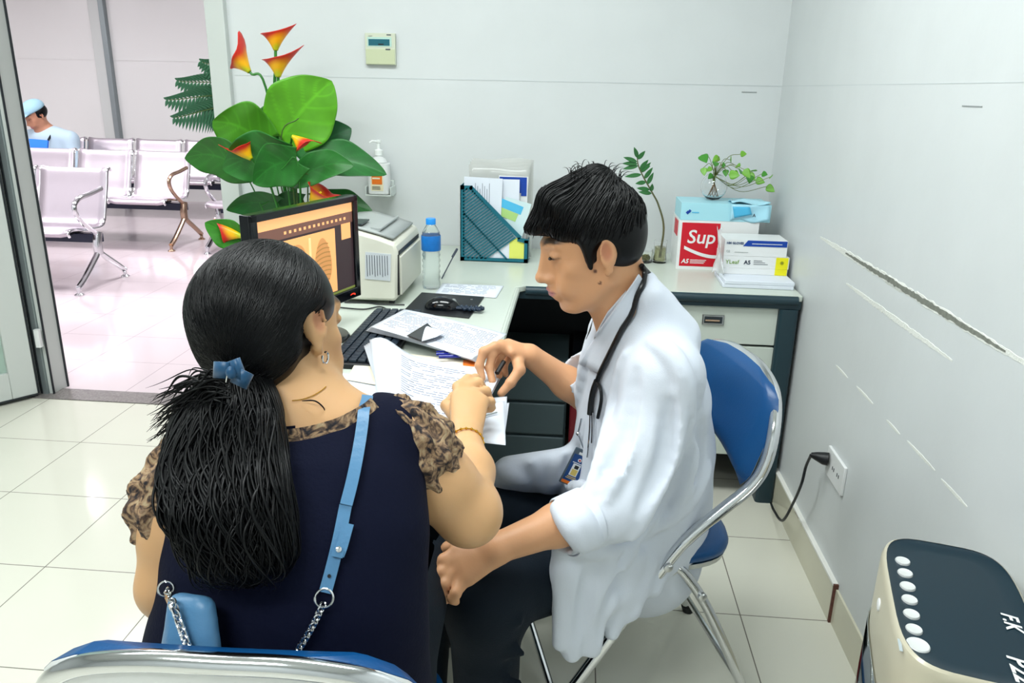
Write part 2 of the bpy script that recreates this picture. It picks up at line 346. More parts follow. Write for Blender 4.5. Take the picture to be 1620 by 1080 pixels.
# palm behind the post
def leafsheet(P0, dirv, side, L, W, droop=.2, fold=.15, n=9, mcol=None, shape=None, ruff=0, seed=0):
    """pointed leaf: returns grid points"""
    dirv, side = nrm(dirv), nrm(side); nn = nrm(np.cross(side, dirv)); r = np.random.default_rng(seed); ph = r.random()*6
    rows = []
    for i in range(n):
        t = i/(n-1); wd = (shape(t) if shape else math.sin(math.pi*t**.8)**.9)*W/2
        c = P0+dirv*L*t-V(0, 0, 1)*droop*L*t*t
        row = []
        for s_ in (-1, -.55, 0, .55, 1):
            row.append(c+side*s_*wd+nn*(fold*abs(s_)*wd)+nn*ruff*math.sin(6*t+ph+s_*2)*abs(s_)*wd)
        rows.append(row)
    return rows
palmleaf = mat('palm_leaf', '2f6b48', .5); palmst = mat('palm_stem', '55723a', .6)
pp_ = aty(375, 260, 4.2)
t = thing('potted_palm', (-1.78, 4.3, 0), 'dark green palm behind the white door post in the waiting hall', 'plant')
MB().lathe([(.12, 0), (.13, .02), (.17, .28), (.18, .3), (.165, .3), (.15, .26)], 24, c=(-1.78, 4.3, 0)).build('pot', M['white'], t)
MB().tube([(-1.78, 4.3, .2), (-1.77, 4.3, .9)], [.03, .02], 8).build('trunk', palmst, t)
for k, (px, py) in enumerate(((320, 98), (283, 128), (266, 158), (277, 186), (430, 150), (440, 100), (400, 90))):
    tip = aty(px, py, 4.15); b = V(-1.77, 4.3, .9); mid = (b+tip)/2+V(0.12 if px < 350 else -.05, 0, .18)
    S = spline([b, mid, tip], 18); g = MB(); g.tube(S, np.linspace(.006, .002, len(S)), 5)
    g.build('frond_stem', palmst, t); g = MB()
    for i in range(9, len(S), 1):
        tt = nrm(S[min(i+1, len(S)-1)]-S[i-1]); a = nrm(np.cross(tt, V(0, 1, 0))); L = .13*math.sin(math.pi*(i/len(S))*.85+.3)
        for sg in (1, -1):
            dd = tt*.75+a*sg*.8+V(0, .2*sg, 0); g.grid(leafsheet(S[i], dd, np.cross(dd, V(.3, 1, .2)), L, .021, .35, .1, 6))
    g.build('frond', palmleaf, t, solid=.0006)
# ------------------------------------------------------------------ desk
ZD = .745
t = thing('desk', (.2, 2.8, 0), 'pale grey L-shaped office desk with dark slate edges along the back wall', 'desk')
XL, XK, YK, YE = -.71, -.18, 2.49, 1.36
# worktop: L shape
poly = [(XL, YB-.005), (XL, YE), (XK-.03, YE), (XK, YE+.03), (XK, YK-.03), (XK+.03, YK), (XR-.006, YK), (XR-.006, YB-.005)]
MB().prism(poly, ZD-.02, ZD).build('worktop', M['desk'], t, bevel=.003)
g = MB(); g.tube([(XK+.03, YK, ZD-.017), (XR-.02, YK, ZD-.017)], .015, 12); g.box((XK+.0, YK, ZD-.045), (XR-.008, YK+.03, ZD-.021))
g.build('front_edge', M['deskedge'], t)
MB().tube([(XK, YE+.02, ZD-.014), (XK, YK-.01, ZD-.014)], .0125, 10).build('return_edge', M['desk'], t)
MB().rbox((.672, YK-.006, 0), (.733, YK+.06, ZD-.046), .012).build('leg', M['deskedge'], t)
MB().box((.70, YK+.06, 0), (.725, YB-.02, ZD-.046)).build('side_panel', M['deskedge'], t, bevel=.002)
MB().box((XL+.02, YE+.02, 0), (XL+.045, YB-.06, ZD-.021)).build('left_panel', M['deskedge'], t, bevel=.002)
MB().box((XL+.05, YB-.10, .0), (.32, YB-.08, ZD-.05)).build('back_panel', M['deskdark'], t)
MB().box((.33, YK+.03, .16), (.697, YB-.05, ZD-.046)).build('drawer_carcass', M['deskdark'], t, bevel=.002)
for z0, z1 in ((.571, .70), (.375, .563), (.17, .367)):
    d = MB().box((.335, YK+.012, z0), (.672, YK+.029, z1)).build('drawer', M['drawer'], t, bevel=.002)
    if z0 > .37:
        zc = z1-.048; xc = .466
        MB().rbox((xc-.035, YK+.006, zc-.0155), (xc+.035, YK+.0115, zc+.0155), .004).build('pull_frame', M['chromer'], d, bevel=.002)
        g = MB().box((xc-.029, YK+.0045, zc-.011), (xc+.029, YK+.0062, zc+.011), 0); g.tube([(xc-.026, YK+.003, zc-.001), (xc+.02, YK+.003, zc-.001)], .003, 6, 1)
        g.build('pull_recess', [M['pdark'], M['copper']], d)
t = thing('under_desk_cabinet', (-.1, 2.75, 0), 'dark grey two-drawer cabinet in the shade under the desk', 'cabinet')
g = MB().box((-.33, 2.62, 0), (.0, 2.95, .44)); g.build('body', mat('cabinet_grey', '46565b', .5), t, bevel=.004)
for z0, z1 in ((.29, .425), (.16, .28), (.02, .15)): MB().box((-.325, 2.605, z0), (-.005, 2.62, z1)).build('drawer', MATS['cabinet_grey'], t, bevel=.005)
t = thing('computer_tower', (.1, 2.75, 0), 'computer tower with dark red front standing in the desk kneehole', 'computer')
MB().box((.015, 2.60, .0), (.19, 3.0, .44)).build('case', M['deskdark'], t, bevel=.003)
MB().rbox((.012, 2.575, .0), (.193, 2.6, .36), .008).build('front_panel', mat('dark_red_plastic', '6e1420', .35), t)
g = MB().box((.012, 2.575, .362), (.193, 2.6, .44)); 
for xx in (.03, .06, .09, .12): g.box((xx, 2.573, .385), (xx+.014, 2.5755, .40), 1)
g.build('top_panel', [mat('tower_grey', '6b7476', .5), M['black']], t)
# ------------------------------------------------------------------ desk objects
def ontop(name, mb, m, label, cat, group=None, **k):
    loc = np.mean(np.concatenate(mb.v), axis=0); loc[2] = np.concatenate(mb.v)[:, 2].min()
    return tag(mb.build(name, m, loc=loc, **k), label, cat, group)
# magazine file
t = thing('magazine_file', (-.29, 2.87, ZD), 'teal slotted plastic magazine file full of papers against the back wall', 'magazine file')
y0, y1 = 2.83, 2.92; x0, x1 = -.418, -.166; zt = 1.022
outl = [(x0, ZD), (x1, ZD), (x1, ZD+.085), (x1-.035, ZD+.098), (x0+.042, zt), (x0, zt)]
def sidewall(y):
    g = MB(); b = .014
    def bar(p, q, w_=.0035):   # flat bar in xz plane
        p, q = V(*p), V(*q); d = nrm(q-p); n_ = V(-d[1], d[0])*w_
        c = [p+n_, q+n_, q-n_, p-n_]; vs = [(a[0], yy, a[1]) for yy in (y, y+.003) for a in c]
        g.add(vs, [(0, 1, 2, 3), (7, 6, 5, 4), (0, 4, 5, 1), (1, 5, 6, 2), (2, 6, 7, 3), (3, 7, 4, 0)])
    h = .0075
    bar((x0+h, ZD), (x0+h, zt), h); bar((x0, ZD+h), (x1, ZD+h), h); bar((x1-h, ZD), (x1-h, ZD+.085), h)
    bar((x0, zt-h), (x0+.045, zt-h), h); bar((x0+.036, zt-.004), (x1-.03, ZD+.092), h); bar((x1-.04, ZD+.088), (x1, ZD+.08), h)
    # slanted slats between
    D = nrm(V((x1-.04)-(x0+.036), (ZD+.088)-(zt-.004))); up = V(.80, .60)
    inside = lambda x, z: x0+.01 < x < x1-.01 and ZD+.01 < z < zt-.01 and (x-(x0+.036))*(-D[1])+(z-(zt-.004))*D[0] < .0
    for k in range(-6, 44):
        o = V(x0-.1, ZD+k*.0122-.06); seg = []
        for s_ in np.linspace(0, .45, 200):
            q = o+up*s_
            if inside(*q): seg.append(q)
        if len(seg) > 3: bar(seg[0], seg[-1], .0026)
    for c in (.35, .68):
        a = V(x0+.01, zt-(zt-ZD)*c); b_ = a+nrm(V(.78, -.80))*.35; seg = [a+(b_-a)*s_ for s_ in np.linspace(0, 1, 80)]; seg = [q for q in seg if inside(*q)]
        if len(seg) > 2: bar(seg[0], seg[-1], .003)
    return g
sidewall(y0).build('side_panel', M['teal'], t, smooth=False)
sidewall(y1).build('side_panel', M['teal'], t, smooth=False)
MB().box((x0, y0, ZD), (x0+.003, y1+.003, zt)).build('spine_panel', M['teal'], t)
MB().box((x0, y0, ZD), (x1, y1+.003, ZD+.003)).build('bottom_panel', M['teal'], t)
MB().box((x1-.003, y0, ZD), (x1, y1+.003, ZD+.085)).build('lip', M['teal'], t)
def sheetbox(x0, x1, y, z0, z1, th=.003, rot=0, mi=0, g=None):
    g = g or MB(); g.box((x0, y, z0), (x1, y+th, z1), mi, rot=(0, rot, 0)); return g
G = 'papers in the teal magazine file'
g = MB(); zz = 2.836
g.add([(-.412, zz, ZD+.006), (-.172, zz, ZD+.006), (-.172, zz, ZD+.082), (-.205, zz, ZD+.095), (-.378, zz, 1.015), (-.412, zz, 1.015)]+[(-.412, zz+.002, ZD+.006), (-.172, zz+.002, ZD+.006), (-.172, zz+.002, ZD+.082), (-.205, zz+.002, ZD+.095), (-.378, zz+.002, 1.015), (-.412, zz+.002, 1.015)], [(0, 1, 2, 3, 4, 5), (11, 10, 9, 8, 7, 6)]+[(i, i+6, (i+1) % 6+6, (i+1) % 6) for i in range(6)])
g.add([(-.236, zz-.0008, ZD+.006), (-.172, zz-.0008, ZD+.006), (-.172, zz-.0008, ZD+.082), (-.205, zz-.0008, ZD+.095), (-.236, zz-.0008, ZD+.075)], [(0, 1, 2, 3, 4)], 1)
ontop('envelope', g, [M['paper'], mat('lime_paper', 'dbe06a', .6)], 'white sheet with a lime corner behind the slots of the teal magazine file', 'paper', G)
g = sheetbox(-.41, -.27, 2.845, ZD+.004, 1.05, .004, .03)
for k in range(7): g.box((-.365+k*.0085, 2.8435, .90), (-.364+k*.0085, 2.845, 1.03-.01*(k % 3)), 1, rot=None)
ontop('document', g, [M['paper'], M['ink']], 'white printed sheets at the front of the teal magazine file', 'paper', G)
g = sheetbox(-.30, -.205, 2.858, ZD+.004, 1.045, .004); ontop('document', g, M['paper'], 'white folded sheet in the middle of the teal magazine file', 'paper', G)
g = sheetbox(-.285, -.178, 2.876, ZD+.004, 1.055, .006, .02); g.box((-.28, 2.8745, .995), (-.18, 2.876, 1.052), 1); g.box((-.20, 2.8735, .985), (-.18, 2.8755, 1.03), 1)
ontop('brochure', g, [M['white'], M['rblue']], 'white brochure with royal blue top band in the teal magazine file', 'brochure', G)
g = sheetbox(-.283, -.185, 2.850, ZD+.01, .975, .003, .25); g.box((-.283, 2.849, .935), (-.19, 2.850, .965), 1, rot=(0, .35, 0)); g.box((-.283, 2.849, .905), (-.21, 2.850, .935), 2, rot=(0, .35, 0))
g.text('TANK', .02, (-.278, 2.8495, .905), (1, 0, -.1), (0, 0, 1), 3)
ontop('leaflet', g, [mat('leaflet_pale', 'c8dde0', .5), M['sky'], mat('leaflet_green', 'a9cf7e', .5), M['ink']], 'pale leaflet with blue and green stripes in the teal magazine file', 'leaflet', G)
g = MB(); r = np.random.default_rng(3)
for k in range(4):
    P = [[(-.395+.225*u+.004*k, 2.895+.004*k+.003*math.sin(9*u+k+vv*5), ZD+.01+(.335+.008*k)*vv+.004*math.sin(7*u+k)) for vv in np.linspace(0, 1, 10)] for u in np.linspace(0, 1, 14)]
    g.grid(P)
ontop('plastic_sleeves', g, mat('clear_sleeve', 'd9dcd8', .15, alpha=.55), 'clear plastic sleeves sticking up behind the papers in the teal file', 'plastic sleeves', G, solid=.0006)
# sanitizer bottle in a wall holder
p = aty(600, 275, 3.06); cx, zc = p[0], p[2]+.008
t = thing('sanitizer_bottle', (cx, 3.06, zc-.085), 'white pump bottle of hand sanitizer with orange label on the back wall', 'bottle')
z0 = zc-.085
g = MB().rbox((cx-.042, 3.03, z0), (cx+.042, 3.09, z0+.12), .018); g.lathe([(.034, .12), (.026, .135), (.015, .143), (.013, .15)], 20, c=(cx, 3.06, z0)); g.build('bottle_body', M['white'], t, bevel=.004)
g = MB(); g.lathe([(.016, .148), (.016, .168), (.007, .172), (.006, .195), (.011, .197), (.011, .205), (.003, .207)], 16, c=(cx, 3.06, z0)); g.tube([(cx, 3.06, z0+.2), (cx-.02, 3.045, z0+.203), (cx-.03, 3.04, z0+.196)], .0035, 8); g.build('pump', mat('pump_clear', 'eef2f0', .25), t)
g = MB().box((cx-.026, 3.0285, z0+.015), (cx+.022, 3.0305, z0+.105)).box((cx-.022, 3.0275, z0+.04), (cx+.018, 3.029, z0+.088), 1)
for k in range(3): g.box((cx-.022, 3.0275, z0+.02+.005*k), (cx+.01, 3.029, z0+.022+.005*k), 2)
g.box((cx-.02, 3.027, z0+.06), (cx+.01, 3.0278, z0+.066), 0)
g.build('label', [mat('label_cream', 'efe6c4', .5), M['orange'], M['ink']], t)
g = MB().box((cx-.048, YB-.028, z0-.012), (cx+.048, YB, z0+.05)); g.box((cx-.05, 3.025, z0-.006), (cx+.05, YB, z0-.001)).box((cx-.052, 3.03, z0-.006), (cx-.047, YB, z0+.03)).box((cx+.047, 3.03, z0-.006), (cx+.052, YB, z0+.03))
ontop('bottle_holder', g, mat('holder_clear', 'd5dcd8', .25), 'pale bracket on the back wall holding the sanitizer bottle', 'wall bracket', bevel=.002)
# thermostat
a, b = aty(577, 52, YB-.018), aty(626, 103, YB-.018)
t = thing('thermostat', ((a[0]+b[0])/2, YB, b[2]), 'cream square thermostat with dark display high on the back wall', 'thermostat')
X = lambda u: a[0]+(b[0]-a[0])*u; Z = lambda v: a[2]+(b[2]-a[2])*v
MB().rbox((a[0], YB-.018, b[2]), (b[0], YB-.0005, a[2]), .001).build('case', mat('thermostat_cream', 'ccd1bd', .4), t, bevel=.0025)
MB().box((X(.02), YB-.0205, Z(.98)), (X(.98), YB-.0178, Z(.50))).build('flap', mat('flap_green', 'c3caa8', .4), t, bevel=.001)
g = MB().box((X(.08), YB-.0195, Z(.42)), (X(.88), YB-.0178, Z(.13))).box((X(.12), YB-.0205, Z(.39)), (X(.82), YB-.0194, Z(.19)), 1).box((X(.44), YB-.0207, Z(.37)), (X(.62), YB-.0204, Z(.33)), 2)
g.build('display', [mat('display_rim', 'b4d6cc', .3), mat('display_teal', '1d6070', .2), M['black']], t)
g = MB().box((X(.68), YB-.0215, Z(.53)), (X(.84), YB-.0204, Z(.49))); g.text('DAIKIN', .0042, (X(.12), YB-.019, Z(.11)), (1, 0, 0), (0, 0, 1), depth=.0002); g.box((X(.72), YB-.0184, Z(.07)), (X(.87), YB-.018, Z(.035)))
g.build('marking', M['ink'], t)
# water bottle
bx, by = -.447, 2.40
t = thing('water_bottle', (bx, by, ZD), 'clear plastic water bottle with blue cap and blue label beside the printer', 'bottle')
hh = .225
prof = [(.018, .0), (.027, .003), (.029, .012)]
for k in range(12): prof.append((.029-.0025*(k % 2), .02+k*.009))
prof += [(.0295, .128), (.0295, .168), (.027, .182), (.018, .198), (.0125, .206), (.0125, .214)]
bott = mat('pet_plastic', 'f4fbfb', .03, trans=.92, ior=1.2, alpha=.75)
MB().lathe(prof, 24, c=(bx, by, ZD)).build('bottle_body', bott, t, angle=80)
MB().lathe([(.0303, .125), (.0308, .127), (.0308, .170), (.0303, .172)], 28, c=(bx, by, ZD), caps=False).build('label', mat('label_blue', '1272c4', .35, noise=.25, nscale=60), t)
MB().lathe([(.0155, .206), (.0155, .222), (.014, .2245)], 20, c=(bx, by, ZD)).build('cap', mat('cap_blue', '1f8be0', .35), t)
# leaning dark rod between bottle and file
ontop('pen_rod', MB().tube([atz(699, 440, ZD+.003), aty(720, 400, 2.80)], .0022, 8).tube([aty(716, 406, 2.79), aty(723, 394, 2.83)], .0045, 8), M['ink'], 'thin dark rod leaning behind the water bottle', 'rod')
# printer
t = thing('printer', (-.61, 2.34, ZD), 'beige and grey laser printer on the desk behind the monitor', 'printer')
px0, px1, py0, py1 = -.705, -.508, 2.18, 2.50; zt = .955
prof = [(px0, ZD+.012), (px1-.012, ZD+.012), (px1, ZD+.02), (px1+.004, zt-.05), (px1-.004, zt-.028), (px1-.05, zt-.012), (px0+.05, zt+.012), (px0, zt)]
g = MB(); n = len(prof); vs = [(x, y, z) for y in (py0, py1) for x, z in prof]
g.add(vs, [tuple(range(n)), tuple(range(2*n-1, n-1, -1))]+[(i, i+n, (i+1) % n+n, (i+1) % n) for i in range(n)]); g.build('body', M['beige'], t, bevel=.008)
g = MB()
P = [[(x, y, z) for y in np.linspace(py0+.02, py1-.025, 8)] for x, z in ((px0+.01, zt+.012), (px0+.06, zt+.017), (px1-.06, zt-.002), (px1-.012, zt-.016))]
g.grid(P); g.build('top_tray', M['pgray'], t, solid=.006)
g = MB(); g.box((px1-.085, py0+.045, zt+.0), (px1-.06, py1-.07, zt+.009), 0, rot=(0, .17, 0)); g.tube([(px1-.055, py0+.03, zt+.007), (px1-.055, py1-.05, zt+.007)], .004, 8)
g.box((px0+.02, py0+.03, zt+.018), (px0+.09, py0+.12, zt+.022), 1)
g.build('paper_guide', [M['pgray'], M['pdark']], t)
MB().box((px1-.001, py0+.012, zt-.062), (px1+.006, py1-.02, zt-.050)).box((px1-.0, py0+.006, ZD+.03), (px1+.005, py0+.014, zt-.06)).build('slot', M['black'], t)
MB().rbox((px1-.002, py0+.016, ZD+.028), (px1+.011, py1-.012, zt-.066), .004).build('front_door', M['beige'], t, bevel=.003)
g = MB().box((-.60, py0-.0015, ZD+.075), (-.525, py0+.001, ZD+.155), rot=(0, .05, 0))
for k in range(9): g.box((-.595+k*.0075, py0-.0022, ZD+.085+.003*(k % 3)), (-.5935+k*.0075, py0-.001, ZD+.148), 1)
g.build('sticker', [mat('sticker_grey', 'c9cfd4', .5), M['ink']], t)
g = MB()
for xx in (px0+.02, px1-.03):
    for yy in (py0+.02, py1-.03): g.box((xx, yy, ZD), (xx+.015, yy+.015, ZD+.013))
g.build('feet', M['black'], t)
# monitor
TR, TL = V(-.568, 2.0, 1.089), V(-.691, 1.612, 1.089)
wv = nrm(TL-TR); nv = V(-wv[1], wv[0], 0);  nv = nv if nv[0] > 0 else -nv
uv = nrm(V(0, 0, 1)-.02*nv); W_, H_ = .407, .268
t = thing('monitor', tuple((TR+TL)/2*V(1, 1, 0)+V(0, 0, ZD)), 'black computer monitor showing an orange-tinted chest x-ray', 'monitor')
def mp(u, v, d): return TR+wv*W_*u-V(0, 0, 1)*H_*v+nv*d      # u from right edge to left, v down
def mbox(g, u0, u1, v0, v1, d0, d1, mi=0):
    vs = [mp(u, v, d) for u in (u0, u1) for v in (v0, v1) for d in (d0, d1)]
    g.add(vs, [(0, 1, 3, 2), (4, 6, 7, 5), (0, 4, 5, 1), (2, 3, 7, 6), (0, 2, 6, 4), (1, 5, 7, 3)], mi)
g = MB(); mbox(g, 0, 1, 0, 1, -.03, -.004); 
for q in ((0, .045, 0, 1), (.955, 1, 0, 1), (0, 1, 0, .06), (0, 1, .90, 1)): mbox(g, *q, -.004, .004)
mbox(g, .2, .8, .2, .8, -.05, -.03)
g.build('bezel', M['blackg'], t, bevel=.002)
# screen content as a node material driven by object geometry: built as thin coloured tiles
scr = {}
def em(name, c, e=1.1):
    scr[name] = mat('screen_'+name, c, .3, emit=e); return scr[name]
cols = [em('base', '33262a', .7), em('bar', 'e8ab72', .8), em('tool', '6e4c42', .7), em('film', 'e0a468', .8), em('dark', '2c2220', .7), em('rib', 'a4753f', .7), em('lungs', 'bd8650', .75), em('spine', 'eebd86', .85), em('foot', '6f7a3a', .6)]
g = MB(); mbox(g, .045, .955, .06, .90, -.0035, -.003, 0)
mbox(g, .045, .955, .06, .15, -.003, -.0026, 1); mbox(g, .045, .955, .15, .25, -.003, -.0026, 2); mbox(g, .045, .955, .88, .90, -.003, -.0024, 8)
mbox(g, .24, .77, .27, .87, -.003, -.0026, 3)
for k in range(14): mbox(g, .12+k*.045, .14+k*.045, .19, .215, -.0026, -.0022, 1)
mbox(g, .07, .17, .25, .40, -.003, -.0025, 3); mbox(g, .80, .93, .30, .33, -.003, -.0025, 3)
for k in range(5): mbox(g, .80, .92, .38+k*.06, .395+k*.06, -.003, -.0025, 2)
def blob(g, cu, cv, ru, rv, mi, d, tw=0):
    vs = [mp(cu, cv, d)]+[mp(cu+ru*math.cos(a)*(1+.25*math.sin(a)*tw), cv+rv*math.sin(a), d) for a in np.linspace(0, 2*math.pi, 28, endpoint=False)]
    g.add(vs, [(0, 1+i, 1+(i+1) % 28) for i in range(28)], mi)
for cu, tw in ((.375, 1), (.62, -1)):
    blob(g, cu, .55, .085, .22, 6, -.0022, tw)
    for k in range(9):
        P = []
        for s_ in np.linspace(-1, 1, 9):
            v0 = .38+k*.042; hw_ = .08*math.sqrt(max(.05, 1-((v0-.55)/.24)**2)); cv = v0+.018*s_*s_+.01*s_*tw
            P.append([mp(cu+hw_*s_, cv, -.0018), mp(cu+hw_*s_, cv+.012, -.0018)])
        g.grid(P, 5)
mbox(g, .487, .508, .30, .86, -.0022, -.0019, 7)
g.build('screen', cols, t, smooth=False)
g = MB(); P = []
for s_ in np.linspace(0, 1, 7): P.append([mp(.07+.055*s_, .955-.012*math.sin(3*s_), .0045), mp(.07+.055*s_, .972-.012*math.sin(3*s_)-.01*s_, .0045)])
g.grid(P); g.build('power_mark', mat('red_led', 'e0301c', .3, emit=2), t)
c = mp(.5, 1, -.02)
g = MB(); g.box((c[0]-.05, c[1]-.03, ZD+.01), (c[0]+.0, c[1]+.03, c[2]+.08), rot=(0, 0, math.atan2(nv[1], nv[0]))); g.build('stand_neck', M['black'], t, bevel=.005)
MB().lathe([(.082, 0), (.085, .004), (.08, .010), (.03, .016)], 40, c=(-.642, 1.845, ZD)).build('stand_base', M['blackg'], t)
# monitor and keyboard cables
g = MB().tube(spline([atz(545, 478, ZD+.004), atz(580, 478, ZD+.004), atz(600, 481, ZD+.004), atz(640, 482, ZD+.004)], 8), .0022, 6)
g.tube(spline([atz(535, 486, ZD+.004), atz(575, 489, ZD+.004), atz(600, 485, ZD+.004), atz(615, 490, ZD+.004)], 8), .0022, 6)
ontop('cable', g, M['wirem'], 'black cables lying on the desk between monitor and keyboard', 'cable')
# keyboard
A = atz(597, 487, ZD+.01); B = atz(665, 492, ZD+.01); Cc = atz(540, 610, ZD+.01)
kd = nrm(V(-.52, 1.56, 0)-V(-.52, 2.10, 0)+V(.0, 0, 0)); 
kx0, kx1, ky0, ky1 = -.552, -.41, 1.63, 2.085
t = thing('keyboard', ((kx0+kx1)/2, 1.85, ZD), 'black computer keyboard partly under papers on the desk', 'keyboard', rz=0)
g = MB().box((kx0, ky0, ZD+.001), (kx1, ky1, ZD+.014)); g.build('case', M['black'], t, bevel=.004)
keym = mat('key_black', '1d2a38', .4); g = MB()
for r_ in range(6):
    for c_ in range(21):
        if r_ == 5 and 5 < c_ < 11: continue
        xx = kx0+.010+r_*.0215; yy = ky0+.010+c_*.0209
        g.box((xx, yy, ZD+.014), (xx+.018, yy+.0175, ZD+.021))
g.box((kx0+.010+5*.0215, ky0+.010+6*.0209, ZD+.014), (kx0+.028+5*.0215, ky0+.010+11*.0209-.004, ZD+.021))
g.build('keys', keym, t, bevel=.0015)
# drinking glass near the monitor
gc = V(-.608, 1.765, ZD)
def cup(r, h, th, c, n=28): return MB().lathe([(r*.85, 0), (r, h), (r-th, h), (r*.85-th, th*2), (.001, th*2)], n, c=tuple(c))
ontop('drinking_glass', cup(.0225, .085, .002, gc+V(.03, -.02, 0)), M['glass'], 'small clear drinking glass between the woman and the monitor foot', 'glass', angle=50)
# mouse mat, mouse and brush
def quadslab(name, pts, z, th, m, label, cat, group=None, extra=None, bevel=0, mats=None):
    g = MB(); P = [atz(x, y, z) for x, y in pts]; vs = [p+V(0, 0, -th) for p in P]+P; n = len(P)
    g.add(vs, [tuple(range(n))[::-1], tuple(range(n, 2*n))]+[(i, (i+1) % n, n+(i+1) % n, n+i) for i in range(n)])
    if extra: extra(g)
    return ontop(name, g, mats or m, label, cat, group, bevel=bevel)
quadslab('mouse_mat', ((667, 462), (766, 469), (742, 502), (637, 492)), ZD+.004, .0035, M['black'], 'black mouse mat on the desk beside the papers', 'mouse mat', bevel=.001,
  extra=lambda g: g.text('D', .010, atz(744, 473, ZD+.0044), (.3, -1, 0), (1, .3, 0), 1), mats=[M['black'], M['pgray']])
c = atz(700, 487, ZD+.005)
t = thing('computer_mouse', tuple(c), 'glossy black computer mouse on the mouse mat', 'mouse')
g = MB(); P = []
for i in range(13):
    a = math.pi*i/12; P.append([(c[0]+.052*math.cos(a), c[1]+.031*math.sin(a)*math.cos(b), c[2]+.034*math.sin(a)*max(0, math.sin(b))) for b in np.linspace(-.0, math.pi, 15)])
g.grid(P); g.box((c[0]-.03, c[1]-.024, c[2]), (c[0]+.03, c[1]+.024, c[2]+.004)); g.build('shell', M['blackg'], t)
MB().lathe([(.003, -.003), (.007, -.002), (.007, .002), (.003, .003)], 16, c=(c[0]+.033, c[1], c[2]+.022), axis=V(0, 1, 0)).build('scroll_wheel', M['pgray'], t)
g = MB(); 
for k in range(14):
    q = atz(730+k*2.6, 485+(k % 3)*2+k*.1, ZD+.012); g.tube([q, q+V(.002*math.sin(k*2), .008, .002)], .003, 6); g.ball(q, .0055, n=6)
g.tube([atz(722, 487, ZD+.01), atz(762, 490, ZD+.01)], .006, 8)
ontop('stapler', g, mat('dark_blue_rubber', '16283c', .35), 'small dark blue ribbed gadget lying at the edge of the mouse mat', 'gadget')
# papers ---------------------------------------------------------------
def sheet(pts, z, lift=None, n=14, sag=None, m=0, g=None, dy=0):
    """paper from 4 photo corners (order a b c d), bilinear, with a height function"""
    g = g or MB(); P = [atz(x, y, z) for x, y in pts]; rows = []
    for i in range(n+1):
        u = i/n; row = []
        for j in range(n+1):
            v = j/n; q = (P[0]*(1-u)+P[1]*u)*(1-v)+(P[3]*(1-u)+P[2]*u)*v
            row.append(q+V(0, 0, lift(u, v) if lift else 0))
        rows.append(row)
    g.grid(rows, m); return g
def lines(g, pts, z, rows_, lift=None, u0=.08, u1=.9, v0=.1, v1=.85, th=.004, mi=1, seed=0, gap=.25):
    P = [atz(x, y, z+.0006) for x, y in pts]; r = np.random.default_rng(seed)
    def q(u, v): return (P[0]*(1-u)+P[1]*u)*(1-v)+(P[3]*(1-u)+P[2]*u)*v+V(0, 0, lift(u, v) if lift else 0)
    for k in range(rows_):
        v = v0+(v1-v0)*k/rows_; u = u0
        while u < u1:
            w_ = .03+.09*r.random()
            if r.random() > gap: 
                uu = min(u1, u+w_); mid = (u+uu)/2
                g.grid([[q(u, v), q(u, v+th)], [q(mid, v), q(mid, v+th)], [q(uu, v), q(uu, v+th)]], mi)
            u += w_+.015
pink = mat('faint_print', '8f96aa', .7)
pm = [M['paper'], pink, M['ink']]
G = 'papers lying on the desk'
q = ((700, 448), (797, 452), (785, 471), (688, 465)); g = sheet(q, ZD+.002); lines(g, q, ZD+.002, 8, seed=2, mi=1, th=.02)
ontop('document', g, pm, 'white sheet lying flat behind the mouse mat', 'paper', G, solid=.0004)
t = thing('paper_stack', tuple(atz(695, 525, ZD)), 'fanned stack of white papers over the keyboard with a black photo corner showing', 'papers', G)
for k in range(7):
    q = [(640-k*1, 489+k), (802-k*3, 521+k*2), (752+k*2-6, 562+k*.6), (586-k*1.2, 517+k)]
    z = ZD+.038-.0022*k; lf = lambda u, v, k=k: -.012*max(0, u-.3)*1.4-.004*math.sin(5*v+k)*u*.4
    g = sheet(q, z, lf); 
    if k == 0: lines(g, q, z, 16, lf, seed=4, th=.012, mi=1, u0=.05, u1=.95)
    g.build('sheet', pm, t, solid=.0005)
g = sheet([(643, 531), (676, 511), (692, 526), (668, 540)], ZD+.0425, lambda u, v: 0); g.build('photo_print', mat('photo_black', '15181c', .25), t, solid=.0004)
g = sheet([(667, 540), (677, 516), (704, 526), (690, 533)], ZD+.045, lambda u, v: .012*math.sin(math.pi*u)*(1-v)); g.build('curled_corner', M['paper'], t, solid=.0004)
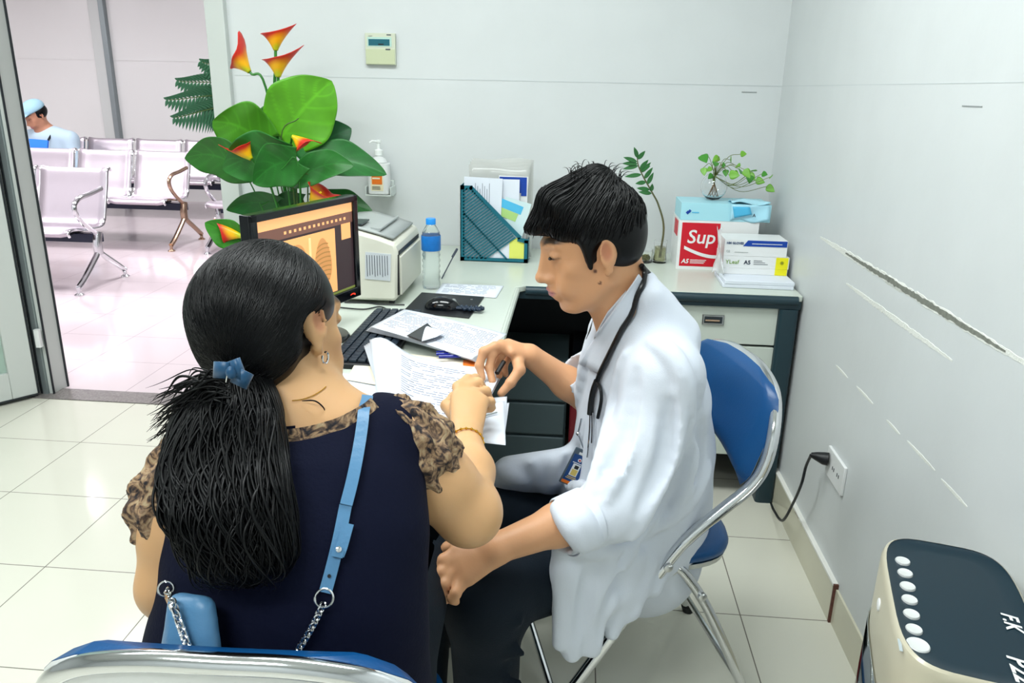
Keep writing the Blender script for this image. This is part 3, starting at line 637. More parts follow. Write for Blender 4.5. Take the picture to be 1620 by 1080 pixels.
# folder with orange tab, open booklet and loose sheets at the doctor's hand
q = ((575, 551), (800, 578), (770, 640), (548, 600)); 
g = sheet(q, ZD+.010, lambda u, v: 0)
g.grid([[atz(733, 569, ZD+.0115), atz(732, 582, ZD+.0115)], [atz(754, 571, ZD+.0115), atz(753, 584, ZD+.0115)]], 1)
ontop('folder', g, [mat('manila_cream', 'eee6d2', .6), M['orange']], 'cream folder with an orange tab under the booklet', 'folder', G, solid=.0012)
q = ((530, 588), (640, 600), (620, 690), (490, 640)); g = sheet(q, ZD+.006); ontop('document', g, pm, 'plain white sheet beside the woman\'s chin', 'paper', G, solid=.0006)
t = thing('booklet', tuple(atz(680, 620, ZD)), 'white printed booklet with a curled page, open between the two people', 'papers', G)
for k in range(4):
    q = [(585-3*k, 552+k*2), (797-2*k, 590+3*k), (742+2*k, 690-2*k), (600+k*4, 660+k*3)]
    lf = lambda u, v, k=k: .034*math.exp(-((u-.10)/.16)**2)*(1-.25*v)+.012*math.exp(-((u-1)/.16)**2)*(1-v) if k == 0 else .026*math.exp(-((u-.10)/.16)**2)
    z = ZD+.019-.0025*k; g = sheet(q, z, lf, 22)
    if k == 0: lines(g, q, z, 22, lf, seed=9, th=.009, mi=1, u0=.25, u1=.92)
    g.build('page', pm, t, solid=.0005)
g = MB(); P = []      # rolled left edge of the booklet
for i in range(22):
    a = math.pi*1.25*i/21; row = []
    for j in range(12):
        v = j/11; base = atz(590+30*v, 556+100*v, ZD+.03); rad = .020*(1-.25*v)
        row.append(base+V(-rad*math.sin(a)+.012, -.25*rad*math.sin(a), rad*(math.cos(a)-1)*.9+.014))
    P.append(row)
g.grid(P); g.build('curled_page', M['paper'], t, solid=.0005)
for k, (dx_, dy_) in enumerate(((0, 0), (6, -7), (11, 3))):
    q = ((732+dx_*.6, 640+dy_), (798+dx_*.7, 634+dy_), (800-dx_*.3, 704+dy_*.4-k*2), (728, 696+dy_)); lf = lambda u, v: 0
    g = sheet(q, ZD+.0085-k*.0022, lf)
    if k == 0:
        lines(g, q, ZD+.0085, 4, lf, seed=5, th=.012, v0=.55, u0=.05, u1=.3, mi=2)
    ontop('document', g, pm, ['uppermost white sheet hanging at the desk corner beside the bracelet', 'middle sheet of the pile at the desk corner', 'lowest sheet of the pile at the desk corner'][k], 'paper', G, solid=.0006)
a, b = atz(760, 659, ZD+.013), atz(786, 652, ZD+.013); ontop('pen', MB().tube([a, b], .0018, 8), M['pgray'], 'thin grey pen lying on the sheet at the desk corner', 'pen')
for k, (p0, p1) in enumerate((((690, 560), (736, 558)), ((694, 564), (742, 563)))):
    a, b = atz(*p0, ZD+.022), atz(*p1, ZD+.022); d = b-a
    g = MB().tube([a, a+d*.78], .0038, 10, 0).tube([a+d*.78, b], .0030, 10, 1).tube([a+V(0, 0, .006), a+d*.35+V(0, 0, .0065)], .0014, 6, 0)
    ontop('pen', g, [mat('pen_blue%d' % k, '0b1c8c', .25), M['black']], ['blue ballpoint pen between the paper stack and the folder, rear of two', 'blue ballpoint pen between the paper stack and the folder, front of two'][k], 'pen', 'blue pens on the desk')
# ------------------------------------------------------------------ right end of the desk
def boxthing(name, lo, hi, m, label, cat, group=None, deco=None, rz=0, mats=None, bevel=.0015):
    g = MB().box(lo, hi)
    if deco: deco(g)
    c = ((lo[0]+hi[0])/2, (lo[1]+hi[1])/2, lo[2]); R = np.array(Euler((0, 0, rz)).to_matrix())
    g.v = [(v-V(*c))@R.T+V(*c) for v in g.v]
    return tag(g.build(name, mats or m, loc=c, bevel=bevel), label, cat, group)
def red(g):
    y = 2.829; g.box((.385, y, .757), (.52, y+.002, .915), 1)
    g.text('Sup', .068, (.405, y-.0005, .842), (1, 0, 0), (0, 0, 1), 0, bold=.0008, shear=.12, sx=1.02)
    P = []
    for s_ in np.linspace(0, 1, 14): P.append([(.398+.13*s_, y-.001, .835-.035*math.sin(1.7*s_+.1)), (.398+.13*s_, y-.001, .823-.035*math.sin(1.7*s_+.1)-.0*s_)])
    g.grid(P, 0); g.text('A5', .022, (.392, y-.0005, .768), (1, 0, 0), (0, 0, 1), 0, bold=.0006, shear=.2)
    for k in range(3): g.box((.423, y-.001, .768+.0055*k), (.423+.05+.004*k, y, .7705+.0055*k), 0)
    g.box((.3725, 2.86, .86), (.375, 2.95, .915), 1, rot=(0, 0, 0))
boxthing('paper_box', (.374, 2.83, ZD), (.655, 3.02, .923), None, 'white and red copy paper box reading Sup, under the pale blue box', 'box', deco=red, mats=[M['white'], M['red']])
def bl(g):
    y = 2.829; g.box((.395, y-.001, .946), (.405, y, .956), 1, rot=(0, .7, 0)).box((.402, y-.001, .951), (.411, y, .961), 1, rot=(0, .7, 0)); g.box((.415, y-.001, .950), (.44, y, .9535), 2)
boxthing('glove_box', (.376, 2.83, .9235), (.69, 3.0, .985), None, 'pale blue cardboard box topping the stack in the right corner', 'box', deco=bl, mats=[M['ltblue'], M['rblue'], M['sky']])
g = MB(); P = [[(.55+.135*u, 2.826-.004*math.sin(5*u+3*v), .985-.058*v+.006*math.sin(8*u)*v) for v in np.linspace(0, 1, 8)] for u in np.linspace(0, 1, 12)]
g.grid(P); P = [[(.55+.135*u, 2.826+.1*v, .9865+.006*math.sin(7*u+5*v)+.003) for v in np.linspace(0, 1, 8)] for u in np.linspace(0, 1, 12)]; g.grid(P)
P = [[(.553+.06*u+.01*v, 2.8205, .978-.04*v*(1-.35*u)) for v in np.linspace(0, 1, 6)] for u in np.linspace(0, 1, 6)]; g.grid(P, 1)
g.text('A', .016, (.625, 2.818, .944), (1, 0, 0), (0, 0, 1), 2)
ontop('snack_bag', g, [mat('bag_blue', 'a9dcee', .25), M['sky'], M['ink']], 'pale and mid blue plastic packet draped over the pale blue box', 'packet', solid=.001)
# pothos in a round bowl
c = V(.500, 2.93, .986)
t = thing('pothos_plant', tuple(c), 'green pothos growing in a round glass bowl on the stacked boxes', 'plant')
R_ = .048; prof = [(.012, .0), (.022, .002)]+[(R_*math.sin(a), R_-R_*math.cos(a)) for a in np.linspace(.7, 2.55, 14)]; prof += [(.024, .089), (.0225, .0885)]+[((R_-.002)*math.sin(a), R_-(R_-.002)*math.cos(a)) for a in np.linspace(2.55, .5, 14)]+[(.001, .006)]
MB().lathe(prof, 32, c=tuple(c)).build('glass_bowl', M['glass'], t)
stemm = mat('vine_stem', '6d7a3c', .5); leafm = mat('pothos_leaf', '6fae32', .4, noise=.3, nscale=40); leafd = mat('pothos_leaf_dark', '3f8a2c', .4)
LV = [(1110, 245, 20), (1155, 253, 14), (1171, 244, 12), (1132, 256, 14), (1138, 248, 14), (1113, 265, 13), (1128, 276, 12), (1165, 262, 13), (1153, 277, 18), (1173, 270, 15), (1184, 275, 15), (1177, 268, 16), (1187, 277, 15), (1195, 285, 16), (1190, 271, 14), (1205, 275, 12), (1212, 295, 16), (1126, 265, 10), (1148, 268, 12), (1160, 272, 12), (1218, 280, 11), (1142, 262, 12)]
top = c+V(0, 0, .082)
heart = lambda tt: (math.sin(math.pi*min(1, tt*1.02)**.62)**.8)
for k, (x, y, s_) in enumerate(LV):
    p = aty(x, y, 2.93+.05*math.sin(k*2.1)-.02); L = s_*.0022
    mid = (top+p)/2+V(0, 0, .03 if p[0] < .6 else .0)+(V(0, 0, -.035) if x > 1170 and y > 270 else 0)
    S = spline([top-V(0, 0, .03), top, mid, p], 6); MB().tube(S, .0011, 5).build('stem', stemm, t)
    d = V(math.cos(k*2.4)*.7+(.5 if x > 1150 else -.5), -.5, -.25+.5*math.sin(k)); sd = nrm(np.cross(d, V(.2*math.sin(k), -1, .35)))
    MB().grid(leafsheet(p, d, sd, L, L*.85, .15, .12, 9, shape=heart)).build('leaf', leafm if k % 3 else leafd, t, solid=.0007)
g = MB()
for k in range(9): a = k*.7; g.tube(spline([top-V(0, 0, .02), c+V(.012*math.cos(a), .012*math.sin(a), .03), c+V(.02*math.cos(a+.5), .02*math.sin(a+.5), .012)], 5), .0012, 5)
g.build('roots', mat('root_brown', '7a5a2e', .6), t)
# zz plant in a small glass
c = V(.325, 2.93, ZD)
t = thing('zz_plant', tuple(c), 'single leaning stem of dark green leaves in a narrow glass of water', 'plant')
MB().lathe([(.022, 0), (.025, .002), (.026, .012), (.0235, .03), (.024, .085), (.0225, .085), (.0215, .03), (.02, .008), (.001, .008)], 24, c=tuple(c)).build('glass_jar', M['glass'], t)
MB().lathe([(.019, .009), (.0205, .012), (.021, .03), (.0215, .06), (.001, .061)], 20, c=tuple(c)).build('water', mat('murky_water', 'c7c79a', .05, trans=.7, ior=1.33), t)
ST = spline([c+V(0, 0, .02), aty(1050, 360, 2.93), aty(1042, 325, 2.93), aty(1032, 305, 2.92), aty(1018, 280, 2.92), aty(1010, 262, 2.92), aty(1008, 248, 2.92)], 8)
MB().tube(ST, np.linspace(.0042, .0018, len(ST)), 8).build('stem', mat('zz_stem', '5b5a3a', .5), t)
zl_ = mat('zz_leaf', '2e6b35', .3)
for (bx_, by_, tx, ty) in ((1009, 250, 1003, 232), (1009, 252, 1021, 238), (1008, 256, 986, 248), (1009, 259, 984, 258), (1010, 262, 985, 267), (1012, 268, 1026, 252), (1014, 273, 1030, 256), (1015, 276, 988, 279), (1019, 283, 1033, 264), (1022, 288, 1005, 290), (1024, 292, 1034, 272), (1028, 300, 1007, 297), (1030, 303, 1032, 290), (1031, 306, 1010, 303), (1013, 270, 1029, 262)):
    p, q = aty(bx_, by_, 2.92), aty(tx, ty, 2.90); d = q-p; MB().grid(leafsheet(p, d, np.cross(d, V(0.1, -1, .3)), np.linalg.norm(d), .016, .02, .2, 9)).build('leaf', zl_, t, solid=.0008)
c = V(.262, 2.93, ZD)
t = thing('moss_jar', tuple(c), 'low glass dish of brown roots and moss beside the narrow glass', 'jar')
MB().lathe([(.03, 0), (.036, .003), (.037, .05), (.0355, .05), (.034, .006), (.001, .006)], 28, c=tuple(c)).build('glass_dish', M['glass'], t)
g = MB(); r = np.random.default_rng(5)
for k in range(40):
    a = r.random()*6.28; b = a+1+2*r.random(); R1 = .028*r.random()**.5
    g.tube(spline([c+V(R1*math.cos(a), R1*math.sin(a), .008+.01*r.random()), c+V(.02*math.cos((a+b)/2), .02*math.sin((a+b)/2), .015+.015*r.random()), c+V(.028*math.cos(b), .028*math.sin(b), .01+.01*r.random())], 4), .0022, 5)
g.build('roots', mat('moss', '6b6a2f', .8, noise=.4, nscale=200), t)
MB().tube([c+V(-.0, 0, .02), c+V(-.05, .0, .10)], .002, 6).build('twig', M['ink'], t)
# paper and glove stack
x0, x1, yf = .508, .728, 2.665
pb = mat('paper_ream_side', 'dfe4f0', .6)
def ream(g):
    for k in range(9): g.box((.4995, 2.563, .7485+.0024*k), (.731, 2.5645, .7492+.0024*k), 1)
for k in range(2):
    boxthing('paper_stack', (.50+.004*k, 2.565, ZD+.0005+.0125*k), (.730, 2.76, ZD+.0125+.0125*k), None, ['lower white block of paper sheets at the right end of the desk', 'upper white block of paper sheets at the right end of the desk'][k], 'papers', 'white paper blocks under the reams', deco=None, mats=[M['paper']], rz=-.02 if k == 0 else 0)
def yleaf(z, full):
    def f(g):
        y = yf-.0008; g.box((.686, y-.0005, z), (.7265, y+.001, z+(.040 if full else .021)), 1)
        if full:
            g.text('YLeaf', .019, (.518, y-.0003, z+.014), (1, 0, 0), (0, 0, 1), 2, sx=1.05); g.text('A5', .019, (.580, y-.0003, z+.014), (1, 0, 0), (0, 0, 1), 3, bold=.0004)
            for k in range(3): g.box((.612, y-.0003, z+.014+.006*k), (.66-.01*k, y+.0006, z+.0152+.006*k), 3)
            g.lathe([(.0065, 0), (.0065, .0004)], 20, 4, c=(.706, y-.0006, z+.022), axis=V(0, -1, 0)); g.text('+', .012, (.7025, y-.0012, z+.018), (1, 0, 0), (0, 0, 1), 3, depth=.0002)
    return f
mm_ = [M['white'], M['yellow'], M['green'], mat('dark_navy_ink', '1f2c44', .5), mat('olive_ring', 'a8a800', .5)]
z = ZD+.0255
boxthing('paper_ream', (x0, yf, z), (x1, 2.80, z+.021), None, 'thin white paper ream with yellow end, below the YLeaf A5 ream', 'paper ream', 'paper reams at the right end of the desk', deco=yleaf(z, False), mats=mm_)
z2 = z+.0215
boxthing('paper_ream', (x0+.002, yf, z2), (x1+.002, 2.80, z2+.041), None, 'white and yellow paper ream printed YLeaf A5', 'paper ream', 'paper reams at the right end of the desk', deco=yleaf(z2, True), mats=mm_)
z3 = z2+.0415
def gl(g):
    y = yf-.0008; hz = z3+.054
    g.add([(.571, y-.0005, hz-.020), (.716, y-.0005, hz-.020), (.716, y-.0005, hz), (.586, y-.0005, hz), (.571, y+.001, hz-.020), (.716, y+.001, hz-.020), (.716, y+.001, hz), (.586, y+.001, hz)], [(0, 1, 2, 3), (4, 7, 6, 5), (0, 4, 5, 1), (1, 5, 6, 2), (2, 6, 7, 3), (3, 7, 4, 0)], 1)
    g.text('HM GLOVES', .0105, (.516, y-.0004, hz-.014), (1, 0, 0), (0, 0, 1), 2, bold=.0004); g.box((.60, y-.001, hz-.012), (.70, y, hz-.010), 0); g.text('CE', .010, (.517, y-.0004, z3+.012), (1, 0, 0), (0, 0, 1), 3); g.box((.545, y-.0006, z3+.012), (.59, y+.0005, z3+.0135), 3)
boxthing('glove_box', (x0+.002, yf, z3), (.718, 2.79, z3+.055), None, 'white and blue box printed HM GLOVES on the paper reams', 'box', deco=gl, mats=[M['white'], M['rblue'], mat('slate_blue_ink', '44577a', .5), M['pgray']])
r = np.random.default_rng(11); g = MB(); P = []
for i in range(22):
    u = i/21; P.append([(.482+.04*math.sin(v*2.4+u*3)*.35+.02*v, 2.70-.07*v+.012*math.sin(11*u+4*v), ZD+.02+.16*u+.008*math.sin(9*v+5*u)) for v in np.linspace(0, 1, 12)])
g.grid(P); ontop('plastic_bag', g, mat('thin_bag', 'e8ecef', .2, alpha=.5), 'crumpled translucent plastic bag between the red box and the glove box', 'bag', solid=.0004)
# ------------------------------------------------------------------ socket, plug and cord on the right wall
a, b = atx(1312, 712, XR-.008), atx(1333, 782, XR-.008)
zt_, zb_ = .428, .345
t = thing('wall_socket', (XR, 1.98, zb_), 'white rectangular wall socket low on the right wall', 'socket')
g = MB().box((XR-.009, 1.915, zb_), (XR-.0003, 2.055, zt_)); g.build('plate', M['white'], t, bevel=.002)
g = MB()
for yy in (1.945, 1.985): g.box((XR-.0098, yy, .38), (XR-.0088, yy+.004, .39)).box((XR-.0098, yy+.012, .38), (XR-.0088, yy+.016, .39))
g.build('sockets', M['pdark'], t)
pl0 = V(XR-.012, 2.033, .395)
t = thing('power_cord', (XR-.03, 2.03, .39), 'black plug and cord from the wall socket running down behind the desk leg', 'power cord')
g = MB(); g.tube([pl0, pl0+V(-.012, .004, 0), pl0+V(-.03, .012, .002), pl0+V(-.042, .018, .002)], [.019, .018, .012, .007], 14); g.build('plug', M['black'], t)
S = spline([pl0+V(-.042, .018, .002), atx(1275, 738, .695), atx(1268, 765, .69), atx(1255, 795, .69), atx(1238, 823, .685)+V(0, 0, .0), atx(1225, 808, .70), V(.722, 2.47, .01)], 10)
MB().tube(S, .0042, 8).build('cord', M['wirem'], t)
# ------------------------------------------------------------------ appliance in the lower right
zt = .65
t = thing('water_purifier', (.6, 1.05, 0), 'champagne-coloured appliance with glossy dark top and a row of round buttons', 'appliance')
bl_, br_, fl_, fr_ = V(.540, 1.225), V(.731, 1.175), V(.452, .885), V(.643, .835)
ex = nrm(np.append(br_-bl_, 0)); ey = nrm(np.append(bl_-fl_, 0)); cc = np.append((bl_+br_+fl_+fr_)/4, 0); hwid = np.linalg.norm(br_-bl_)/2; hlen = np.linalg.norm(bl_-fl_)/2
def superel(sx, sy, n=48, p=4.2):
    return [cc+ex*sx*np.sign(math.cos(a))*abs(math.cos(a))**(2/p)+ey*sy*np.sign(math.sin(a))*abs(math.sin(a))**(2/p) for a in np.linspace(0, 2*math.pi, n, endpoint=False)]
def ring(g, levels, mi=0, capt=True, capb=False):
    n = 48; vs = []
    for sc_, z in levels: vs += [q+V(0, 0, z) for q in superel(hwid+sc_, hlen+sc_)]
    f = [(i*n+k, i*n+(k+1) % n, (i+1)*n+(k+1) % n, (i+1)*n+k) for i in range(len(levels)-1) for k in range(n)]
    N = len(levels)
    if capt: f.append(tuple(range((N-1)*n, N*n)))
    if capb: f.append(tuple(range(n))[::-1])
    g.add(vs, f, mi)
champ = mat('champagne_plastic', 'bdb7a2', .33, coat=.3)
g = MB(); ring(g, [(-.012, .0), (-.008, .01), (-.004, .30), (0, .56), (.0, zt-.012), (-.003, zt-.003), (-.007, zt)], 0, False, True); g.build('body', champ, t)
g = MB(); ring(g, [(-.007, zt-.001), (-.010, zt-.003), (-.028, zt-.006), (-.034, zt-.006)]); g.build('top_panel', mat('top_glass', '0b2632', .28, spec=.35), t)
g = MB(); ring(g, [(.0012, .012), (.0016, .50)], 0, False); 
ob = MB(); n = 48
sel = [i for i in range(n) if math.cos(2*math.pi*i/n) < -.2]
vs = []; 
for z in (.015, .52): vs += [superel(hwid+.0015, hlen+.0015)[i]+V(0, 0, z) for i in sel]
ns = len(sel); ob.add(vs, [(k, k+1, ns+k+1, ns+k) for k in range(ns-1)]); ob.build('mirror_side', mat('mirror_steel', 'b9bcb8', .06, metal=1), t, solid=.002)
for k, (x, y) in enumerate(((1428, 887), (1432, 906), (1436, 927), (1439, 948), (1442, 971), (1446, 995), (1452, 1020))):
    p = atz(x, y, zt-.004); rr = .0105 if k < 6 else .0145
    MB().lathe([(rr*1.08, -.004), (rr*1.08, .0), (rr, .0016), (rr*.9, .0012)], 28, c=tuple(p)).build('button', mat('button_silver%d' % k, 'dcdedd', .4, metal=.3), t)
g = MB()
for k, (x, y, s_) in enumerate(((1410, 888, 1), (1412, 907, 2), (1415, 928, 1.4), (1417, 949, 2.4), (1420, 972, 2.4), (1423, 995, 1.2), (1424, 1020, 2.2))):
    p = atz(x, y, zt-.0052); q = .006*s_; d = ey
    vs = [p-d*q-ex*.0022, p+d*q-ex*.0022, p+d*q+ex*.0022, p-d*q+ex*.0022]; vs += [v+V(0, 0, .0004) for v in vs]
    g.add(vs, [(4, 5, 6, 7), (0, 4, 7, 3), (1, 2, 6, 5)])
g.build('button_lettering', mat('button_print', 'a9b4b8', .5), t); g = MB()
for s_, x, y, sz in (('F.K', 1583, 968, .030), ('P22U', 1592, 1035, .036)):
    MB().text(s_, sz, atz(x, y, zt-.0045), -ey, ex, 0, bold=.0006, shear=.2, depth=.0003).build('handwriting', M['white'], t)

g = MB(); p = atz(1376, 970, zt-.02); nn = -ex; q = cc+V(0, 0, 0)
pc = cc-ex*(hwid+.0005)+ey*.03+V(0, 0, zt-.05)
g.lathe([(.010, -.003), (.010, .001), (.008, .0018)], 24, c=tuple(pc), axis=-ex); g.build('side_button', M['white'], t)
# ------------------------------------------------------------------ folding chairs
def folding_chair(label):
    t = local_thing('folding_chair', label, 'chair', 'blue folding chairs')
    # local frame: forward = +x, floor z=0, origin under the seat centre
    def hoop(off, zt, bend=.0):
        L = []
        for s in (-1, 1):
            pts = [(.25, .205*s, .015), (.12, .21*s, .225), (-.02, .215*s, .45), (-.065, .218*s, .51), (-.125, .22*s, .565), (-.18, .222*s, .615), (-.207, .222*s, .665), (-.225, .205*s, .735), (-.245, .155*s, .785), (-.256, .08*s, .807)]
            L.append(pts)
        return L[0]+[(-.26, 0, .811)]+L[1][::-1]
    MB().tube(spline(hoop(0, 0), 6), .0125, 14).build('frame', M['chrome'], t)
    for s in (-1, 1):
        g = MB(); g.tube(spline([(-.005, .188*s, .425), (-.05, .19*s, .425), (-.085, .192*s, .39), (-.13, .195*s, .32), (-.19, .195*s, .20), (-.275, .195*s, .015)], 6), .011, 12)
        g.build('rear_leg', M['chrome'], t)
        MB().tube([(-.272, .195*s, .022), (-.28, .195*s, .0)], .0145, 12).build('rubber_foot', M['black'], t)
        MB().tube([(.243, .205*s, .026), (.256, .205*s, .0)], .0155, 12).build('rubber_foot', M['black'], t)
        for x_, z_, y_ in ((-.02, .45, .232), (-.112, .355, .210)): MB().lathe([(.0095, -.004), (.0095, .002), (.006, .004)], 14, c=(x_, y_*s-.002*s, z_), axis=V(0, s, 0)).build('bolt', M['chromer'], t)
        MB().box((-.05, .199*s-.002, .40), (.0, .199*s+.002, .435), rot=(0, .5, 0)).build('hinge_plate', M['chromer'], t, bevel=.001)
    MB().tube([(-.225, -.195, .12), (-.225, .195, .12)], .008, 10).build('stretcher', M['chrome'], t)
    MB().tube([(.19, -.205, .11), (.19, .205, .11)], .008, 10).build('stretcher', M['chrome'], t)
    # seat pad
    def pad(n=40, sx=.205, sy=.187, p=4):
        return [(sx*np.sign(math.cos(a))*abs(math.cos(a))**(2/p), sy*np.sign(math.sin(a))*abs(math.sin(a))**(2/p)) for a in np.linspace(0, 2*math.pi, n, endpoint=False)]
    def padmesh(levels, mi=0, cx=-.003):
        g = MB(); n = 40; vs = []
        for sc, z in levels: vs += [(cx+x*sc, y*sc, z+.0*x) for x, y in pad()]
        N = len(levels); f = [(i*n+k, i*n+(k+1) % n, (i+1)*n+(k+1) % n, (i+1)*n+k) for i in range(N-1) for k in range(n)]+[tuple(range(n))[::-1], tuple(range((N-1)*n, N*n))]
        return g.add(vs, f, mi)
    padmesh([(.96, .418), (1.0, .424), (1.01, .438), (.985, .452), (.9, .461), (.6, .466)]).build('seat', M['blue'], t, angle=60)
    padmesh([(.93, .400), (.975, .405), (.99, .418)]).build('seat_pan', M['chromer'], t)
    # back pad, curved to the sitter and carried by the hoop
    R = [( -.205, .615), (-.232, .70), (-.268, .775)]
    P0 = []; P1 = []
    nu, nv = 14, 22
    outl = []
    for i in range(nu+1):
        v = i/nu; rowa = []; z = .600+.215*v
        hw = .205*(1-.0*v)*(1 if v < .55 else math.sqrt(max(0.02, 1-((v-.55)/.47)**4)))*(1 if v > .18 else (.90+.10*math.sin(v/.18*math.pi/2)))
        lowarch = .045*(1-min(1, v/.5))
        for j in range(nv+1):
            u = -1+2*j/nv; y = hw*u; zz = z+lowarch*(1-u*u)*(1-v)+.007*(1-u*u)*v
            xb = -.178-.070*v-.012*(1-u*u)
            rowa.append((xb, y, zz))
        P0.append(rowa)
    P0 = np.array(P0)
    def shell(th0, th1):
        g = MB(); nn = V(.93, 0, .36); vv = np.linspace(0, 1, nu+1)[:, None]; uu = np.linspace(-1, 1, nv+1)[None, :]
        e = np.clip(1-np.maximum(np.abs(uu), np.abs(2*vv-1))**6, 0, 1)**.5
        A = P0+nn*th0; B = P0+nn*(th0+(th1-th0)*e)[..., None] if np.ndim(th1) == 0 else None
        g.grid(A[::-1]); g.grid(B); return g
    shell(.0, .026).build('backrest', M['blue'], t, angle=70)
    shell(-.001, -.012).build('back_shell', M['white'], t, angle=70)
    g = MB()
    g.lathe([(.011, 0), (.011, .003), (.006, .005)], 16, c=(-.243, 0, .715), axis=V(-.93, 0, -.36)); g.build('rivet', M['chromer'], t)
    return t
dchair = folding_chair('blue folding chair with chrome frame under the doctor, near the right wall')
fchair = copy_tree(dchair); tag(fchair, 'blue folding chair with chrome back rail in the foreground, under the woman')
dchair.location = (.14, 1.59, 0); dchair.rotation_euler[2] = math.radians(195)
fchair.scale = (.95, 1.06, .962); fchair.location = (-.360, .893, 0); fchair.rotation_euler[2] = math.radians(92)
# ------------------------------------------------------------------ continuous bodies: smooth distance fields meshed on a grid
class Field:
    def __init__(s, lo, hi, h):
        s.lo = V(*lo); s.h = h; s.n = np.ceil((V(*hi)-s.lo)/h).astype(int)+1; s.F = np.full(tuple(s.n), .5, np.float32)
        s.ax = [(s.lo[i]+h*np.arange(s.n[i])).astype(np.float32) for i in range(3)]
    def _do(s, lo, hi, fn, k, mode):
        m = k+2*s.h; i0 = np.clip(np.floor((lo-m-s.lo)/s.h).astype(int), 0, s.n); i1 = np.clip(np.ceil((hi+m-s.lo)/s.h).astype(int)+1, 0, s.n)
        if np.any(i1 <= i0): return s
        sl = tuple(slice(a, b) for a, b in zip(i0, i1)); X = s.ax[0][sl[0]][:, None, None]; Y = s.ax[1][sl[1]][None, :, None]; Z = s.ax[2][sl[2]][None, None, :]
        d = fn(X, Y, Z).astype(np.float32); f = s.F[sl]
        if mode == 'u': h = np.maximum(k-np.abs(f-d), 0); s.F[sl] = np.minimum(f, d)-h*h/(4*k)
        elif mode == 's': d = -d; h = np.maximum(k-np.abs(f-d), 0); s.F[sl] = np.maximum(f, d)+h*h/(4*k)
        elif mode == 'add': s.F[sl] = f+d
        return s
    def cap(s, a, b, ra, rb=None, k=.01, mode='u'):
        rb = ra if rb is None else rb; a, b = V(*a), V(*b); ab = b-a; L2 = max(1e-9, ab@ab); R = max(ra, rb)
        def fn(X, Y, Z):
            t = np.clip(((X-a[0])*ab[0]+(Y-a[1])*ab[1]+(Z-a[2])*ab[2])/L2, 0, 1)
            return np.sqrt((X-a[0]-t*ab[0])**2+(Y-a[1]-t*ab[1])**2+(Z-a[2]-t*ab[2])**2)-(ra+t*(rb-ra))
        return s._do(np.minimum(a, b)-R, np.maximum(a, b)+R, fn, k, mode)
    def chain(s, pts, rs, k=.01, mode='u'):
        for i in range(len(pts)-1): s.cap(pts[i], pts[i+1], rs[i], rs[i+1], k, mode)
        return s
    def ell(s, c, r, R=None, k=.01, mode='u'):
        c, r = V(*c), V(*r); R = np.eye(3) if R is None else np.asarray(R); q = r.max()
        def fn(X, Y, Z):
            x, y, z = X-c[0], Y-c[1], Z-c[2]
            u = [(R[0][i]*x+R[1][i]*y+R[2][i]*z) for i in range(3)]   # columns of R are the local axes
            k0 = np.sqrt(sum((u[i]/r[i])**2 for i in range(3))); k1 = np.sqrt(sum((u[i]/r[i]**2)**2 for i in range(3)))+1e-6
            return k0*(k0-1)/k1
        return s._do(c-q, c+q, fn, k, mode)
    def ecap(s, a, b, wa, wb, side, k=.02, mode='u'):
        """elliptic capsule: w = (half width along side, half depth across)"""
        a, b = V(*a), V(*b); ab = b-a; L = np.linalg.norm(ab); t_ = ab/L; sd = nrm(V(*side)-t_*np.dot(side, t_)); dp = np.cross(t_, sd); Rm = max(*wa, *wb)
        def fn(X, Y, Z):
            x, y, z = X-a[0], Y-a[1], Z-a[2]; q = x*t_[0]+y*t_[1]+z*t_[2]; t = np.clip(q/L, 0, 1); rem = q-t*L
            w_ = wa[0]+t*(wb[0]-wa[0]); d_ = wa[1]+t*(wb[1]-wa[1]); m = np.minimum(w_, d_)
            u = (x*sd[0]+y*sd[1]+z*sd[2])/w_; v = (x*dp[0]+y*dp[1]+z*dp[2])/d_
            r0 = np.sqrt(u*u+v*v+(rem/m)**2); r1 = np.sqrt((u/w_)**2+(v/d_)**2+(rem/m/m)**2)+1e-6
            return r0*(r0-1)/r1
        return s._do(np.minimum(a, b)-Rm, np.maximum(a, b)+Rm, fn, k, mode)
    def half(s, p, n, k=.004):    # cut away the side n points to
        p, n = V(*p), nrm(n)
        s._do(s.lo, s.lo+s.h*s.n, lambda X, Y, Z: -((X-p[0])*n[0]+(Y-p[1])*n[1]+(Z-p[2])*n[2]), k, 's'); return s
    def wave(s, lo, hi, fn): return s._do(V(*lo), V(*hi), fn, 0, 'add')
    def mesh(s):
        F = s.F; h = s.h; c = F[:-1, :-1, :-1] < 0; m = [F[i:F.shape[0]-1+i, j:F.shape[1]-1+j, k:F.shape[2]-1+k] < 0 for i in (0, 1) for j in (0, 1) for k in (0, 1)]
        allin = np.logical_and.reduce(m); anyin = np.logical_or.reduce(m); act = anyin & ~allin
        idx = np.full(act.shape, -1, np.int64); I = np.argwhere(act); idx[tuple(I.T)] = np.arange(len(I))
        acc = np.zeros((len(I), 3)); cnt = np.zeros(len(I)); G = F
        offs = [(i, j, k) for i in (0, 1) for j in (0, 1) for k in (0, 1)]
        for a in offs:
            for ax in range(3):
                if a[ax] == 1: continue
                b = list(a); b[ax] = 1
                fa = G[I[:, 0]+a[0], I[:, 1]+a[1], I[:, 2]+a[2]]; fb = G[I[:, 0]+b[0], I[:, 1]+b[1], I[:, 2]+b[2]]
                mk = (fa < 0) != (fb < 0); t = fa/(fa-fb+1e-12); p = np.tile(np.array(a, float), (len(I), 1)); p[:, ax] = t
                acc[mk] += p[mk]; cnt[mk] += 1
        v = s.lo+h*(I+acc/np.maximum(cnt, 1)[:, None]); fs = []
